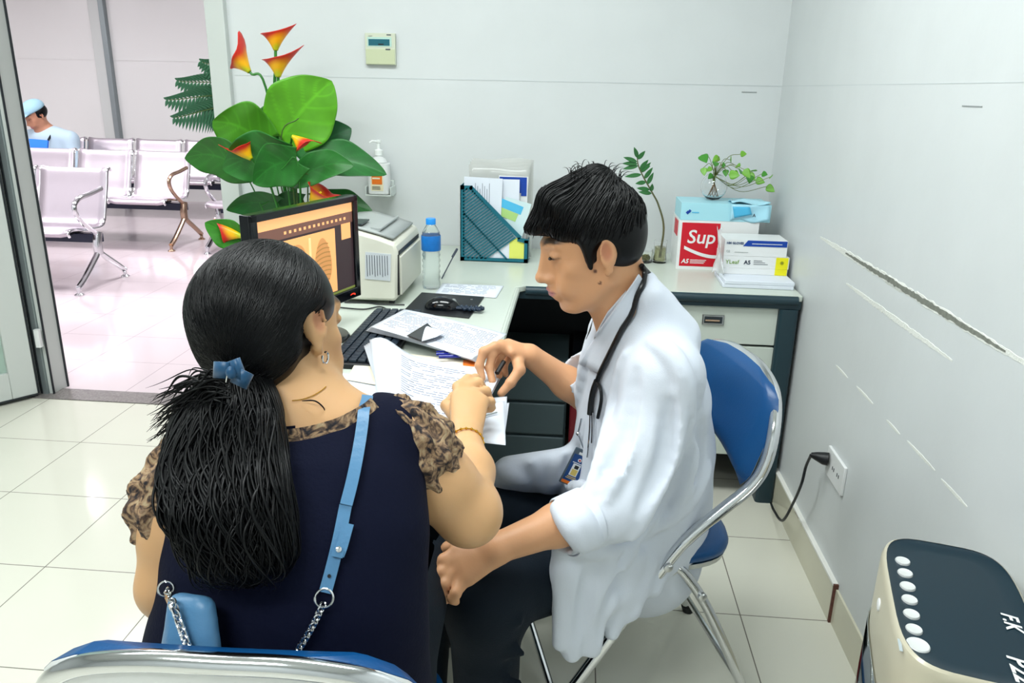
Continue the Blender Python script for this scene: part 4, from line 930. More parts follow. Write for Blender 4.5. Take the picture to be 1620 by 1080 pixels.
        for ax in range(3):
            u, w_ = (ax+1) % 3, (ax+2) % 3
            sa = [slice(1, -1)]*3; sa[ax] = slice(0, -1); sb = list(sa); sb[ax] = slice(1, None)
            A = F[tuple(sa)] < 0; B = F[tuple(sb)] < 0; E = np.argwhere(A != B); E[:, u] += 1; E[:, w_] += 1
            inn = F[E[:, 0], E[:, 1], E[:, 2]] < 0
            q = []
            for du, dw in ((-1, -1), (0, -1), (0, 0), (-1, 0)):
                T = E.copy(); T[:, u] += du; T[:, w_] += dw; q.append(idx[T[:, 0], T[:, 1], T[:, 2]])
            q = np.stack(q, 1); q[~inn] = q[~inn][:, ::-1]; fs.append(q)
        f = np.concatenate(fs); f = f[(f >= 0).all(1)]
        return v, f
def build_raw(name, v, f, m, parent=None, col=None, smooth_it=0, sub=0):
    f = np.asarray(f); 
    for _ in range(smooth_it):
        acc = np.zeros_like(v); cnt = np.zeros(len(v))
        for a, b in ((0, 1), (1, 2), (2, 3), (3, 0)):
            np.add.at(acc, f[:, a], v[f[:, b]]); np.add.at(acc, f[:, b], v[f[:, a]]); np.add.at(cnt, f[:, a], 1); np.add.at(cnt, f[:, b], 1)
        v = v*.4+.6*acc/np.maximum(cnt, 1)[:, None]
    org = ORG.get(parent.name, V(0, 0, 0)) if parent is not None else V(0, 0, 0)
    me = bpy.data.meshes.new(name); me.vertices.add(len(v)); me.vertices.foreach_set('co', (v-org).astype(np.float32).ravel())
    me.loops.add(f.size); me.loops.foreach_set('vertex_index', f.ravel().astype(np.int32)); me.polygons.add(len(f)); me.polygons.foreach_set('loop_start', np.arange(0, f.size, 4, dtype=np.int32))
    me.update(calc_edges=True); me.validate(); me.polygons.foreach_set('use_smooth', [True]*len(me.polygons)); me.materials.append(m)
    ca = me.color_attributes.new('Col', 'FLOAT_COLOR', 'POINT'); c = np.ones((len(v), 4)) if col is None else col; ca.data.foreach_set('color', c.astype(np.float32).ravel())
    o = bpy.data.objects.new(name, me); SC.collection.objects.link(o)
    if parent is not None: o.parent = parent
    ORG[o.name] = org
    return o, v, f
from mathutils.bvhtree import BVHTree
def bvh(*vf):
    vv = []; ff = []; n = 0
    for v, f in vf: vv.append(v); ff.append(np.asarray(f)+n); n += len(v)
    return BVHTree.FromPolygons(np.concatenate(vv).tolist(), np.concatenate(ff).tolist())
def onto(tree, px, py, off=.003, yfall=None):
    d = nrm(ray(px, py)); hit = tree.ray_cast(Vector(C0), Vector(d))
    if hit[0] is None: return None if yfall is None else aty(px, py, yfall)
    return np.array(hit[0])+np.array(hit[1])*off*(1 if np.dot(hit[1], d) < 0 else -1)
def head_frame(fwd, up=(0, 0, 1)):
    x = nrm(fwd); y = nrm(np.cross(up, x)); z = np.cross(x, y); return np.stack([x, y, z], 1)   # columns: forward, left, up
def head(F, c, R, s=1, ear=True, k=.012):
    P = lambda x, y, z: c+R@(V(x, y, z)*s)
    def E(x, y, z, rx, ry, rz, kk=k, mode='u', Rr=None): F.ell(P(x, y, z), (rx*s, ry*s, rz*s), R if Rr is None else R@Rr, kk, mode)
    E(-.012, 0, .032, .096, .075, .084, .02); E(.028, 0, -.03, .058, .060, .080, .03); E(.036, 0, -.075, .044, .043, .034, .02)
    F.ell(P(.070, 0, -.097), (.017*s, .020*s, .015*s), R, .015)
    for q in (1, -1):
        F.cap(P(-.004, .050*q, -.052), P(.058, .020*q, -.095), .017*s, .014*s, .02)
        E(.052, .043*q, -.018, .022, .018, .016, .015); F.cap(P(.072, .040*q, .034), P(.087, .008*q, .032), .010*s, .009*s, .012)
        E(.096, .033*q, .014, .010, .014, .008, .005, 's')
        E(.077, .031*q, .013, .0125, .0145, .0100, .003)           # eye under its lids
        F.cap(P(.0865, .020*q, .016), P(.0835, .043*q, .017), .0028*s, .0024*s, .003)   # upper lid fold
        E(.098, .013*q, -.034, .010, .0075, .0070, .005); E(.108, .008*q, -.039, .004, .0035, .003, .003, 's')
        E(.070, .035*q, -.050, .018, .016, .020, .02)
        if ear:
            Q = np.array(Euler((0, -.18, .38*q)).to_matrix())
            E(-.012, .079*q, .004, .019, .0075, .031, .004, 'u', Q); E(-.008, .0885*q, .008, .0115, .0090, .019, .003, 's', Q)
            F.cap(P(-.006, .079*q, -.030), P(-.003, .078*q, -.034), .008*s, .006*s, .004); E(-.002, .082*q, -.006, .004, .003, .007, .003, 'u', Q)
    F.cap(P(.078, 0, .022), P(.090, 0, -.034), .012*s, .016*s, .010); F.cap(P(.086, 0, .026), P(.108, 0, -.026), .0085*s, .0100*s, .010); F.ell(P(.111, 0, -.030), (.0115*s, .0125*s, .0105*s), R, .006)
    E(.088, 0, -.062, .012, .026, .020, .012); E(.0985, 0, -.0565, .0075, .021, .0048, .004); E(.0965, 0, -.0655, .0080, .018, .0055, .003)
    F.cap(P(.1035, -.022, -.0610), P(.1045, .022, -.0610), .0012*s, .0012*s, .003, 's')
def face_color(v, c, R, s, skin, brow=True):
    q = ((v-c)@R)/s; col = np.tile(np.array(lin(skin)), (len(v), 1)); x, y, z = q.T; a = np.abs(y)
    def put(w_, cc): 
        w_ = np.clip(w_, 0, 1)[:, None]; col[:, :3] = col[:, :3]*(1-w_)+np.array(lin(cc))[:3]*w_
    ok = (x > .04)&(a < .08)
    sm = lambda d, e: np.clip(.5-d/e, 0, 1)
    put(ok*.5*sm(np.hypot((y/.035), (z+.062)/.02)-1, .5)*0, 'b07060')
    put(ok*(x > .075)*.85*sm(np.hypot(y/.0225, (z+.0610)/.0095)-1, .35), 'b4707a')
    put(ok*(x > .075)*sm(np.hypot(y/.022, (z+.0610)/.0014)-1, .8), '5a2c30')
    if brow: put(ok*.95*sm(np.maximum(np.abs(z-(.038+.006*np.sin((a-.012)*60)))/.0060, np.abs(a-.033)/.021)-1, .6), '1e1816')
    put(ok*sm(np.hypot((a-.031)/.0125, (z-.0095)/.0042)-1, .5), '241612')
    if 0: put(ok*.9*sm(np.hypot((a-.040)/.0035, (z-.001)/.0018)-1, .5), 'cfc6c0'); put(ok*.9*sm(np.hypot((a-.0225)/.003, (z-.001)/.0018)-1, .5), 'cfc6c0')
    put(.55*sm(np.hypot((x+.008)/.010, (z-.008)/.018)-1, .5)*(a > .0775), 'a85c46')  # ear hollow: shade painted as a darker tone over slight natural redness
    put((x > .09)*(np.abs(z+.041) < .006)*sm(np.hypot((a-.0085)/.0035, (z+.040)/.002)-1, .6), '6b3a30')
    return col
def strands(paths, rad, name, m, parent, n=4, taper=True):
    g = MB()
    for i, p in enumerate(paths):
        r = rad if np.isscalar(rad) else rad[i]; L = len(p); rr = r*np.clip(np.minimum(np.linspace(.5, 3, L), np.linspace(2.2, .12, L)), 0, 1) if taper else r
        g.tube(p, rr, n, caps=False)
    return g.build(name, m, parent, angle=0)
def finger(F, pts, rs, k=.004):
    F.chain(pts, rs, k)
    for p, r in zip(pts[1:-1], rs[1:-1]): F.ell(p, (r*1.07,)*3, None, .003)
skin_d = mat('skin_doctor', 'd3a07c', .48, attr='Col', sss=.12, bump=.05, bscale=300)
skin_w = mat('skin_woman', 'd6ac83', .45, attr='Col', sss=.12, bump=.05, bscale=300)
hairm = mat('black_hair', '030406', .40, spec=.25)
navy = mat('navy_jersey', '020720', .85, sheen=.0, bump=.25, bscale=220, spec=.2)
coatm = mat('white_coat', 'd0d7e3', .75, bump=.15, bscale=450, sheen=.1)
trous = mat('dark_trousers', '0b1722', .8, bump=.3, bscale=350, spec=.25)
# ================================================================== the woman
W0 = V(-.38, .86, .45)
wo = thing('person', tuple(W0), 'woman seen from behind in navy top with brown lace sleeves, black ponytail, pointing', 'person')
hc = aty(440, 518, 1.0); HR = head_frame((.42, .88, -.27), (-.25, -.1, 1)); hs = .98
nb = aty(478, 668, .955)      # base of the neck
sR, eR, wR = aty(635, 690, .985), aty(742, 805, 1.015), aty(737, 690, 1.215)
sL, eL, wL = aty(302, 752, .885), aty(273, 925, .835), aty(395, 960, 1.02)
F = Field((-.68, .66, .46), (-.04, 1.50, 1.20), .0042)
head(F, hc, HR, hs)
PW = lambda x, y, z: hc+HR@(V(x, y, z)*hs)
F.cap(PW(-.035, 0, -.03), nb, .050, .055, .03)
F.cap(nb, aty(600, 690, .985), .055, .05, .05).cap(nb, aty(360, 700, .90), .055, .05, .05)
ch, wa, hi_ = aty(470, 745, .925), aty(478, 900, .86), aty(462, 1010, .84)
F.ecap(ch, wa, (.15, .08), (.14, .08), (1, .1, 0), .05)
F.chain([sR, (sR*.45+eR*.55)+V(0, 0, -.01), eR], [.050, .049, .043], .03).ell(eR+V(.0, -.006, -.012), (.043, .043, .040), None, .03)
F.chain([eR, eR*.5+wR*.5+V(.004, 0, -.002), wR], [.040, .037, .0245], .02)
F.chain([sL, sL*.5+eL*.5, eL], [.050, .048, .042], .03).chain([eL, eL*.55+wL*.45, wL], [.042, .038, .026], .02)
# left hand resting in the lap (hidden by the body from here)
F.ecap(wL, wL+V(.06, .03, -.005), (.024, .02), (.036, .014), (0, .5, .8), .015)
for j in range(4):
    b = wL+V(.085, .022+.006*j, .02-.018*j); finger(F, [b, b+V(.03, .012, -.006), b+V(.05, .016, -.022)], [.0095, .0085, .0075])
finger(F, [wL+V(.03, .02, .03), wL+V(.06, .045, .035), wL+V(.08, .06, .03)], [.011, .0095, .0085])
# right hand: back of the hand towards us, index finger out, the others curled
K = [aty(752, 613, 1.345), aty(738, 607, 1.335), aty(722, 608, 1.325), aty(709, 617, 1.305)]   # little .. index is nearest the page: order pinky->index reversed below
kI, kM, kR_, kP = aty(724, 612, 1.33), aty(738, 614, 1.335), aty(752, 622, 1.325), aty(762, 636, 1.305)
pm_ = (kI+kM+kR_+kP)/4; F.ecap(wR, pm_*.85+wR*.15, (.027, .020), (.036, .017), kP-kI, .014)
for kk in (kI, kM, kR_, kP): F.cap(wR*.6+pm_*.4, kk, .013, .0105, .008)
finger(F, [kI, aty(740, 600, 1.365), aty(752, 598, 1.39), aty(761, 603, 1.41)], [.0108, .0096, .0088, .0075])
finger(F, [kM, aty(757, 605, 1.365), aty(763, 614, 1.372), aty(757, 622, 1.36)], [.0108, .0098, .0088, .0078])
finger(F, [kR_, aty(769, 619, 1.35), aty(772, 629, 1.355), aty(765, 634, 1.345)], [.0105, .0095, .0085, .0076])
finger(F, [kP, aty(776, 635, 1.325), aty(777, 645, 1.33), aty(769, 648, 1.325)], [.0095, .0086, .0078, .007])
finger(F, [wR*.55+kI*.45+V(-.012, .01, -.012), aty(706, 632, 1.30)+V(0, .01, -.016), aty(718, 612, 1.345)+V(0, 0, -.02), aty(735, 604, 1.37)+V(0, 0, -.018)], [.0145, .012, .0102, .0085])
v, f = F.mesh(); col = face_color(v, hc, HR, hs, 'cfa274')
body, v, f = build_raw('body', v, f, skin_w, wo, col, 1)
bodyvf = (v, f)
# navy top
F = Field((-.64, .64, .47), (-.08, 1.10, 1.0), .005); sd = (1, .12, 0)
S0, S1, S2, S3, S4 = aty(478, 712, .945), aty(474, 765, .915), aty(474, 850, .875), aty(470, 930, .85), aty(456, 1030, .835)
F.ecap(S0, S1, (.13, .075), (.155, .095), (1, .16, -.1), .05).ecap(S1, S2, (.155, .095), (.158, .100), sd, .05).ecap(S2, S3, (.158, .100), (.157, .106), sd, .05).ecap(S3, S4, (.157, .110), (.165, .12), sd, .05)
F.ecap(S4, S4+V(0, .02, -.10), (.18, .13), (.19, .15), sd, .05)
F.cap(S0+V(.0, 0, .0), aty(612, 684, .98), .060, .053, .05).cap(S0, aty(318, 742, .895), .060, .054, .05)
# scoop neckline cut around the neck
nk = aty(485, 640, .975); F.ell(nk+V(.0, -.005, .012), (.092, .095, .060), np.array(Euler((-.35, .16, 0)).to_matrix()), .012, 's')
v, f = F.mesh(); top, v, f = build_raw('navy_top', v, f, navy, wo, None, 2); topvf = (v, f)
# lace sleeves and neckline insert: gathered, ruffled
lace = mat('brown_lace', '7d6750', .75, alpha=1, bump=.8, bscale=150); nt = lace.node_tree; b = nt.nodes['Principled BSDF']
tc = nt.nodes.new('ShaderNodeTexCoord'); vo = nt.nodes.new('ShaderNodeTexNoise'); vo.inputs['Scale'].default_value = 48; vo.inputs['Detail'].default_value = 5; vo.inputs['Distortion'].default_value = 2.5; nt.links.new(tc.outputs['Object'], vo.inputs['Vector'])
rp = nt.nodes.new('ShaderNodeValToRGB'); nt.links.new(vo.outputs[0], rp.inputs[0]); e = rp.color_ramp.elements
e[0].position = .36; e[0].color = lin('17141c'); e[1].position = .70; e[1].color = lin('ab9878'); x = rp.color_ramp.elements.new(.46); x.color = lin('5a4638'); x = rp.color_ramp.elements.new(.55); x.color = lin('96795c')
nt.links.new(rp.outputs[0], b.inputs['Base Color'])
def sleeve(a, m_, b_, ra, rm, rb, axis_seed, lo, hi, cut):
    F = Field(lo, hi, .0042); F.chain([a, m_, b_], [ra, rm, rb], .03)
    ax = nrm(b_-a); u, w_, _ = frame(ax)
    def fn(X, Y, Z):
        x, y, z = X-a[0], Y-a[1], Z-a[2]; t = x*ax[0]+y*ax[1]+z*ax[2]; p = x*u[0]+y*u[1]+z*u[2]; q = x*w_[0]+y*w_[1]+z*w_[2]; th = np.arctan2(q, p)
        return .0034*np.sin(th*11+t*30+axis_seed)+.003*np.sin(t*140+2.5*np.sin(th*4+axis_seed))+.002*np.sin(th*23-t*60)
    F.wave(lo, hi, fn)
    F.half(b_+ax*rb*cut, ax)
    v, f = F.mesh(); return v, f
a, m_, b_ = aty(632, 680, .98), aty(660, 712, .99), aty(680, 760, 1.0)
v, f = sleeve(a, m_, b_, .046, .052, .051, .0, (-.30, .86, .64), (-.04, 1.12, 1.02), .15); build_raw('lace_sleeve', v, f, lace, wo, None, 1)
a, m_, b_ = aty(306, 735, .885), aty(282, 795, .875), aty(279, 850, .862)
v, f = sleeve(a, m_, b_, .050, .054, .050, 2.0, (-.68, .74, .62), (-.44, 1.0, .98), .15); build_raw('lace_sleeve', v, f, lace, wo, None, 1)
T = bvh(topvf, bodyvf)
TT = bvh(topvf)
def band(tree, pts, width, off, mi=0, col=None, thick=.0015, n=6, g=None, sub=6):
    """flat ribbon laid on a surface along photo points; pts=(x,y[,w])"""
    g = g or MB(); S = spline([(p[0], p[1], 0) for p in pts], sub); rows = []
    C = [onto(tree, p[0], p[1], off) for p in S]; C = [c for c in C if c is not None]; C = np.array(C)
    for _ in range(3): C[1:-1] = (C[:-2]+C[1:-1]*2+C[2:])/4
    for i in range(len(C)):
        t = nrm(C[min(i+1, len(C)-1)]-C[max(i-1, 0)]); vw = nrm(C0-C[i]); sdv = nrm(np.cross(t, vw)); up = np.cross(sdv, t)*thick
        w2 = width/2; rows.append([C[i]-sdv*w2-up, C[i]+sdv*w2-up, C[i]+sdv*w2+up, C[i]-sdv*w2+up])
    g.grid(np.array(rows), mi, closed=True); return g, C
lp = [(438, 692), (470, 690), (510, 682), (545, 670), (580, 650), (592, 640)]
g, _ = band(TT, lp, .0165, .0035, thick=.001); g.build('neckline_lace', lace, wo)
g, _ = band(TT, [(432, 682), (470, 680), (510, 671), (545, 658), (572, 640), (577, 630)], .006, .004, thick=.0022); g.build('neckline_trim', navy, wo)
# ---- hair: smooth crown gathered at a bow, then a loose wavy ponytail
bow = aty(372, 592, .893)
F = Field((-.66, .62, .56), (-.26, 1.14, 1.20), .0045)
P = PW
F.ell(P(-.014, .000, .028), (.092, .080, .089), HR, .01)
F.ell(aty(408, 491, .975), (.091, .098, .088), None, .02)
F.cap(P(-.05, .01, -.03), bow+V(.02, .03, 0), .055, .030, .03).cap(P(-.05, -.04, -.03), bow+V(.035, .04, -.02), .04, .025, .03)
F.half(P(.052, 0, -.01), HR@nrm(V(1, 0, -.25)), .015)                    # open at the face
F.cap(P(.08, -.10, .005), P(.04, -.11, -.015), .046, .046, .012, 's').cap(P(.04, -.11, -.020), P(-.014, -.11, -.010), .040, .040, .012, 's').cap(P(.04, -.09, -.06), P(-.02, -.09, -.06), .026, .026, .012, 's')        # right ear and cheek free
F.cap(P(.02, -.10, -.00), P(-.012, -.098, -.002), .018, .018, .01, 's'); F.cap(P(.03, .095, -.035), P(-.012, .09, -.03), .026, .026, .012, 's')
F.cap(P(.0, -.06, -.10), P(-.03, -.07, -.10), .03, .03, .02, 's')
pts = [bow, aty(365, 640, .86), aty(358, 700, .825), aty(360, 760, .785), aty(372, 820, .765), aty(388, 875, .755), aty(395, 905, .755)]
F.chain(pts, [.014, .022, .026, .028, .034, .030, .018], .02)

def hw_(X, Y, Z):
    low = np.clip((.985-Z)/.03, 0, 1); return low*(.006*np.sin(Z*75+3*np.sin(X*22))*np.sin(X*55+Z*20)+.004*np.sin(X*130+4*np.sin(Z*30)))

v, f = F.mesh(); hair, v, f = build_raw('hair', v, f, hairm, wo, None, 2); HT = bvh((v, f))
r = np.random.default_rng(21); paths = []
crown = P(.045, 0, .115)
for i in range(900):        # combed strands from the parting line over the skull to the bow
    a = r.uniform(-1.5, 1.5); x0 = r.uniform(-.04, .05); c = aty(415, 490, .98); pth = []
    st = V(x0, -math.sin(a)*.1, .1*math.cos(a)); en = (bow-c)@HR/hs+V(r.uniform(-.02, .02), r.uniform(-.03, .03), r.uniform(-.02, .02))
    t0 = r.uniform(0, .45)
    for t in np.linspace(t0, min(1, t0+r.uniform(.4, .9)), 14):
        d = HR@nrm(nrm(st)*(1-t)+nrm(en)*t); hit = HT.ray_cast(Vector(c+d*.15), Vector(-d))
        if hit[0] is None: pth = []; break
        q = np.array(hit[0])
        if np.linalg.norm(q-c) > .13: break
        pth.append(q+d*.0003)
    if len(pth) > 5: paths.append(np.array(pth))
strands(paths, .0009, 'combed_strands', hairm, hair)
paths = []; rads = []
S = spline(pts, 6)
for i in range(2200):        # wavy ponytail locks
    n0 = int(max(0, r.integers(-10, 12))); n1 = int(min(len(S), n0+r.integers(14, 34))); seg = S[n0:n1]; L = len(seg)
    if L < 6: continue
    ang = r.uniform(0, 2*math.pi); R0 = r.uniform(.72, 1.08); ph = r.uniform(0, 6); fr = r.uniform(.22, .4); am = r.uniform(.006, .016); pth = []
    for j, q in enumerate(seg):
        rr = (  .068*math.sin(math.pi*min(1, (n0+j+3)/(len(S)+6)))**.42)*R0
        ww = am*math.sin(fr*(j+n0)+ph); pth.append(q+V(math.cos(ang)*rr+ww*math.cos(ang+1.6)*1.0, math.sin(ang)*rr*.85+ww*.5, ww*.6*math.sin(ang*2)))
    paths.append(np.array(pth)); rads.append(r.uniform(.0008, .0021))
for i in range(240):         # curls flying out to the left
    x0, y0 = r.uniform(335, 370), r.uniform(600, 680); x1, y1 = r.uniform(236, 330), y0+r.uniform(0, 75); yy = r.uniform(.83, .89); pth = []; rc = r.uniform(5, 12); ph = r.uniform(0, 6)
    for t in np.linspace(0, 1, 16):
        pth.append(aty(x0+(x1-x0)*t+rc*math.cos(5*t+ph)*t, y0+(y1-y0)*t-22*math.sin(math.pi*t)+rc*math.sin(5*t+ph)*t, yy))
    paths.append(np.array(pth)); rads.append(r.uniform(.0008, .002))
for i in range(40):         # loose lower ends
    x0, y0 = r.uniform(300, 430), r.uniform(780, 880); yy = .745+.03*r.random(); pth = []; ph = r.uniform(0, 6)
    for t in np.linspace(0, 1, 12): pth.append(aty(x0+10*math.sin(5*t+ph)+8*t, y0+60*t, yy))
    paths.append(np.array(pth)); rads.append(r.uniform(.0008, .0016))
strands(paths, rads, 'ponytail_locks', hairm, hair, 5)
# thin stray lock on the neck
strands([spline([aty(478, 634, .90), aty(498, 634, .90), aty(512, 645, .905), aty(514, 655, .91)], 6)], .0011, 'stray_lock', hairm, hair)
# bow
bowm = mat('teal_blue_ribbon', '0b466c', .4, sheen=.2)
bb = tag(thing('hair_bow', tuple(bow), 'glossy teal blue bow clipping the woman\'s ponytail', 'hair bow'))
g = MB()
def loop(cx, cy, w_, h_, rot, yy):
    rows = []
    for i in range(17):
        a = 2*math.pi*i/16; row = []
        for s_ in (-1, 1):
            lx, ly = w_*.5*(1+math.cos(a))*1.0, h_*.5*s_; dpt = .010*math.sin(a)
            X_ = cx+lx*math.cos(rot)-ly*math.sin(rot); Y_ = cy+lx*math.sin(rot)+ly*math.cos(rot); row.append(aty(X_, Y_, yy-dpt))
        rows.append(row)
    return rows
for cx, cy, w_, h_, rot in ((368, 586, -30, 26, .05), (366, 588, 20, 34, -.35), (370, 592, 28, 26, .45)):
    MB().grid(loop(cx, cy, w_, h_, rot, .825)).build('ribbon_loop', bowm, bb, solid=.0012)
MB().ball(aty(366, 589, .815), (.0065, .006, .008), n=8).build('knot', bowm, bb)
MB().tube([aty(360, 592, .812), aty(358, 604, .815)], .0012, 6).build('clip', M['chrome'], bb)
# earring, necklace, bracelet
e0 = P(.0, -.086, -.038); g = MB(); g.tube([e0+V(0, .006*math.sin(a), .008*math.cos(a)-.006)+V(.002*math.sin(a), 0, 0) for a in np.linspace(0, 2*math.pi*.85, 16)], .0016, 6)
g.build('earring', M['chrome'], wo)
g = MB(); q = [onto(bvh(bodyvf), x, y, .0012) for x, y in ((462, 634), (478, 632), (495, 626), (508, 618), (515, 612))]; g.tube(spline([x for x in q if x is not None], 4), .0006, 5); g.build('necklace', M['gold'], wo)
bd = nrm(wR-eR); u, w_, _ = frame(bd); cb = wR-bd*.022; g = MB()
ringp = [cb+(u*math.cos(a)+w_*math.sin(a))*.0292 for a in np.linspace(0, 2*math.pi, 41)]
g.tube(ringp, .0012, 6)
for k in range(20): g.ball(ringp[2*k], (.0026, .0026, .0026), n=5)
g.build('bracelet', M['gold'], wo)
# legs under the desk
F = Field((-.62, .60, -.02), (-.12, 1.62, .60), .009); 
for s_ in (-1, 1):
    hx = -.365+s_*.095; F.chain([V(hx, .88, .53), V(hx+.01, 1.26, .54), V(hx+.01, 1.28, .50)], [.095, .068, .062], .04).chain([V(hx+.01, 1.27, .50), V(hx, 1.30, .11)], [.062, .045], .03)
    F.ecap(V(hx, 1.27, .045), V(hx, 1.44, .035), (.040, .035), (.038, .026), (1, 0, 0), .03)
F.ecap(V(-.365, .86, .55), V(-.365, .88, .50), (.18, .14), (.18, .14), (1, 0, 0), .05)
F.half(V(0, 0, .003), V(0, 0, -1))
v, f = F.mesh(); build_raw('trousers', v, f, trous, wo, None, 1)
# shoulder bag with its strap and chains
bagm = mat('light_blue_leather', '4f7fa6', .4, bump=.25, bscale=140)
bg = thing('shoulder_bag', tuple(aty(300, 1000, .74)), 'light blue shoulder bag with chain worn across the back of the woman', 'bag')
F = Field((-.60, .60, .50), (-.32, .86, .92), .005)
a, b_ = aty(303, 958, .715), aty(298, 1060, .690); F.ecap(a, b_, (.030, .015), (.046, .020), (1, -.3, 0), .02)
F.wave((-.60, .60, .50), (-.32, .86, .92), lambda X, Y, Z: .002*np.sin(X*120+Z*40)+0*Y)
v, f = F.mesh(); _, v, f = build_raw('bag_body', v, f, bagm, bg, None, 2)
g, C = band(T, [(578, 632), (574, 660), (566, 710), (556, 760), (546, 800)], .0150, .0065); g, C = band(T, [(546, 800), (536, 850), (524, 900), (514, 936)], .0150, .004, g=g); g.build('strap', bagm, bg)
g, _ = band(T, [(549, 829), (540, 862), (534, 878)], .0135, .0075); g2, _ = band(T, [(524, 872), (532, 874), (541, 876)], .009, .0095, g=g); g2.build('strap_end', bagm, bg)
q = onto(T, 534, 868, .011); MB().lathe([(.0035, 0), (.0035, .0015), (.0015, .0025)], 12, c=tuple(q), axis=nrm(C0-q)).build('stud', M['chrome'], bg)
q = onto(T, 520, 910, .0065); MB().lathe([(.0022, 0), (.0022, .0004)], 12, c=tuple(q), axis=nrm(C0-q)).build('strap_hole', M['black'], bg)
def ringat(p, r_, th_, axis, g): 
    u, w_, _ = frame(axis); return g.tube([p+(u*math.cos(a)+w_*math.sin(a))*r_ for a in np.linspace(0, 2*math.pi, 25)], th_, 8)
def chain(pts, n, name):
    g = MB(); S = spline(pts, 20); L = np.linalg.norm(np.diff(S, axis=0), axis=1).sum(); ii = np.linspace(0, len(S)-1, n)
    for k, t in enumerate(ii):
        i = int(t); p = S[i]; d = nrm(S[min(i+1, len(S)-1)]-S[max(i-1, 0)]); vw = nrm(C0-p); sdv = nrm(np.cross(d, vw)); nn = np.cross(sdv, d)
        sw = sdv*math.cos(.75 if k % 2 else -.75)+nn*math.sin(.75 if k % 2 else -.75); hl = L/n*.85
        g.tube([p+d*hl*math.cos(a)+sw*.0042*math.sin(a) for a in np.linspace(0, 2*math.pi, 15)], .0013, 6)
    return g.build(name, M['chrome'], bg)
q = onto(T, 512, 944, .007); g = MB(); ringat(q, .0105, .0014, nrm(C0-q), g); g.build('strap_ring', M['chrome'], bg)
chain([onto(T, 510, 955, .007), onto(T, 498, 980, .008), onto(T, 486, 1002, .008), onto(T, 474, 1022, .008)], 13, 'chain')
TB = bvh(topvf, bodyvf, (v, f))
l0 = onto(TB, 274, 932, .008, .78); chain([l0, onto(TB, 281, 955, .009, .77), onto(TB, 290, 980, .009, .76), onto(TB, 298, 1003, .009, .75), onto(TB, 305, 1025, .009, .75)], 15, 'chain')
g = MB(); ringat(l0+V(0, -.002, .004), .0085, .0014, nrm(C0-l0), g); g.tube([onto(TB, 276, 940, .010, .77), onto(TB, 283, 962, .011, .77)], .003, 8); g.build('clasp', M['chrome'], bg)
# ================================================================== the doctor
do = thing('person', (.1, 1.55, .45), 'seated man in long white coat with rolled sleeves and short black hair', 'person')
mat('eye_dark', '140e0c', .2)
dF, dL = V(-.966, -.259, 0), V(.259, -.966, 0)     # the way the chair faces, and his left
hd = aty(938, 392, 1.46); DR = head_frame((-.95, -.20, -.26), (-.22, -.05, 1)); ds = .98
PD = lambda x, y, z: hd+DR@(V(x, y, z)*ds)
nbD = aty(1002, 492, 1.50)
shF, elF, wrF = aty(975, 545, 1.70), aty(945, 640, 1.66), aty(838, 562, 1.60)
shN, elN, wrN = aty(1052, 590, 1.375), aty(962, 800, 1.27), aty(783, 868, 1.15)
F = Field((-.34, 1.02, .42), (.42, 1.86, 1.26), .0031)
head(F, hd, DR, ds)
F.cap(PD(-.030, 0, -.035), nbD, .052, .058, .03).cap(PD(.01, 0, -.075), nbD+V(-.03, 0, 0), .03, .045, .03)
F.ecap(nbD, aty(1010, 600, 1.54), (.06, .06), (.13, .08), dL, .05)
F.cap(aty(1010, 580, 1.54), shN, .05, .05, .04).cap(aty(1010, 580, 1.54), shF, .05, .05, .04)
F.chain([shN, elN], [.032, .030], .02).chain([elN, elN*.55+wrN*.45, wrN], [.034, .036, .0255], .02)
F.chain([shF, elF], [.032, .034], .03).chain([elF, elF*.55+wrF*.45, wrF], [.040, .034, .0245], .02)
# near hand, lying relaxed over the knee
kk = [aty(731, 872, 1.13), aty(715, 888, 1.125), aty(706, 905, 1.12), aty(717, 925, 1.115)]
kn = [aty(725, 869, 1.150), aty(714, 888, 1.135), aty(715, 908, 1.120), aty(727, 926, 1.105)]
pmn = sum(kn)/4; F.ecap(wrN, pmn*.8+wrN*.2, (.028, .020), (.040, .017), kn[3]-kn[0], .014)
for q in kn: F.cap(wrN*.55+pmn*.45, q, .014, .0115, .008)
finger(F, [kn[0], aty(702, 885, 1.135), aty(693, 905, 1.13)+V(0, 0, -.004), aty(695, 920, 1.13)], [.0112, .0100, .0090, .0080])
finger(F, [kn[1], aty(699, 905, 1.12), aty(692, 922, 1.115), aty(696, 936, 1.115)], [.0115, .0102, .0092, .0082])
finger(F, [kn[2], aty(704, 924, 1.105), aty(700, 938, 1.10), aty(706, 948, 1.10)], [.0112, .0100, .0090, .0080])
finger(F, [kn[3], aty(721, 938, 1.09), aty(716, 947, 1.088), aty(721, 951, 1.09)], [.0102, .0092, .0082, .0074])
finger(F, [wrN*.6+kn[0]*.4+V(0, .012, .004), aty(731, 862, 1.175), aty(709, 866, 1.185), aty(697, 874, 1.185)], [.0145, .0125, .0108, .0090])
for q in kn[:3]: F.cap(wrN*.7+q*.3+V(0, -.0, .018), q+V(0, 0, .006), .003, .003, .006)      # tendons
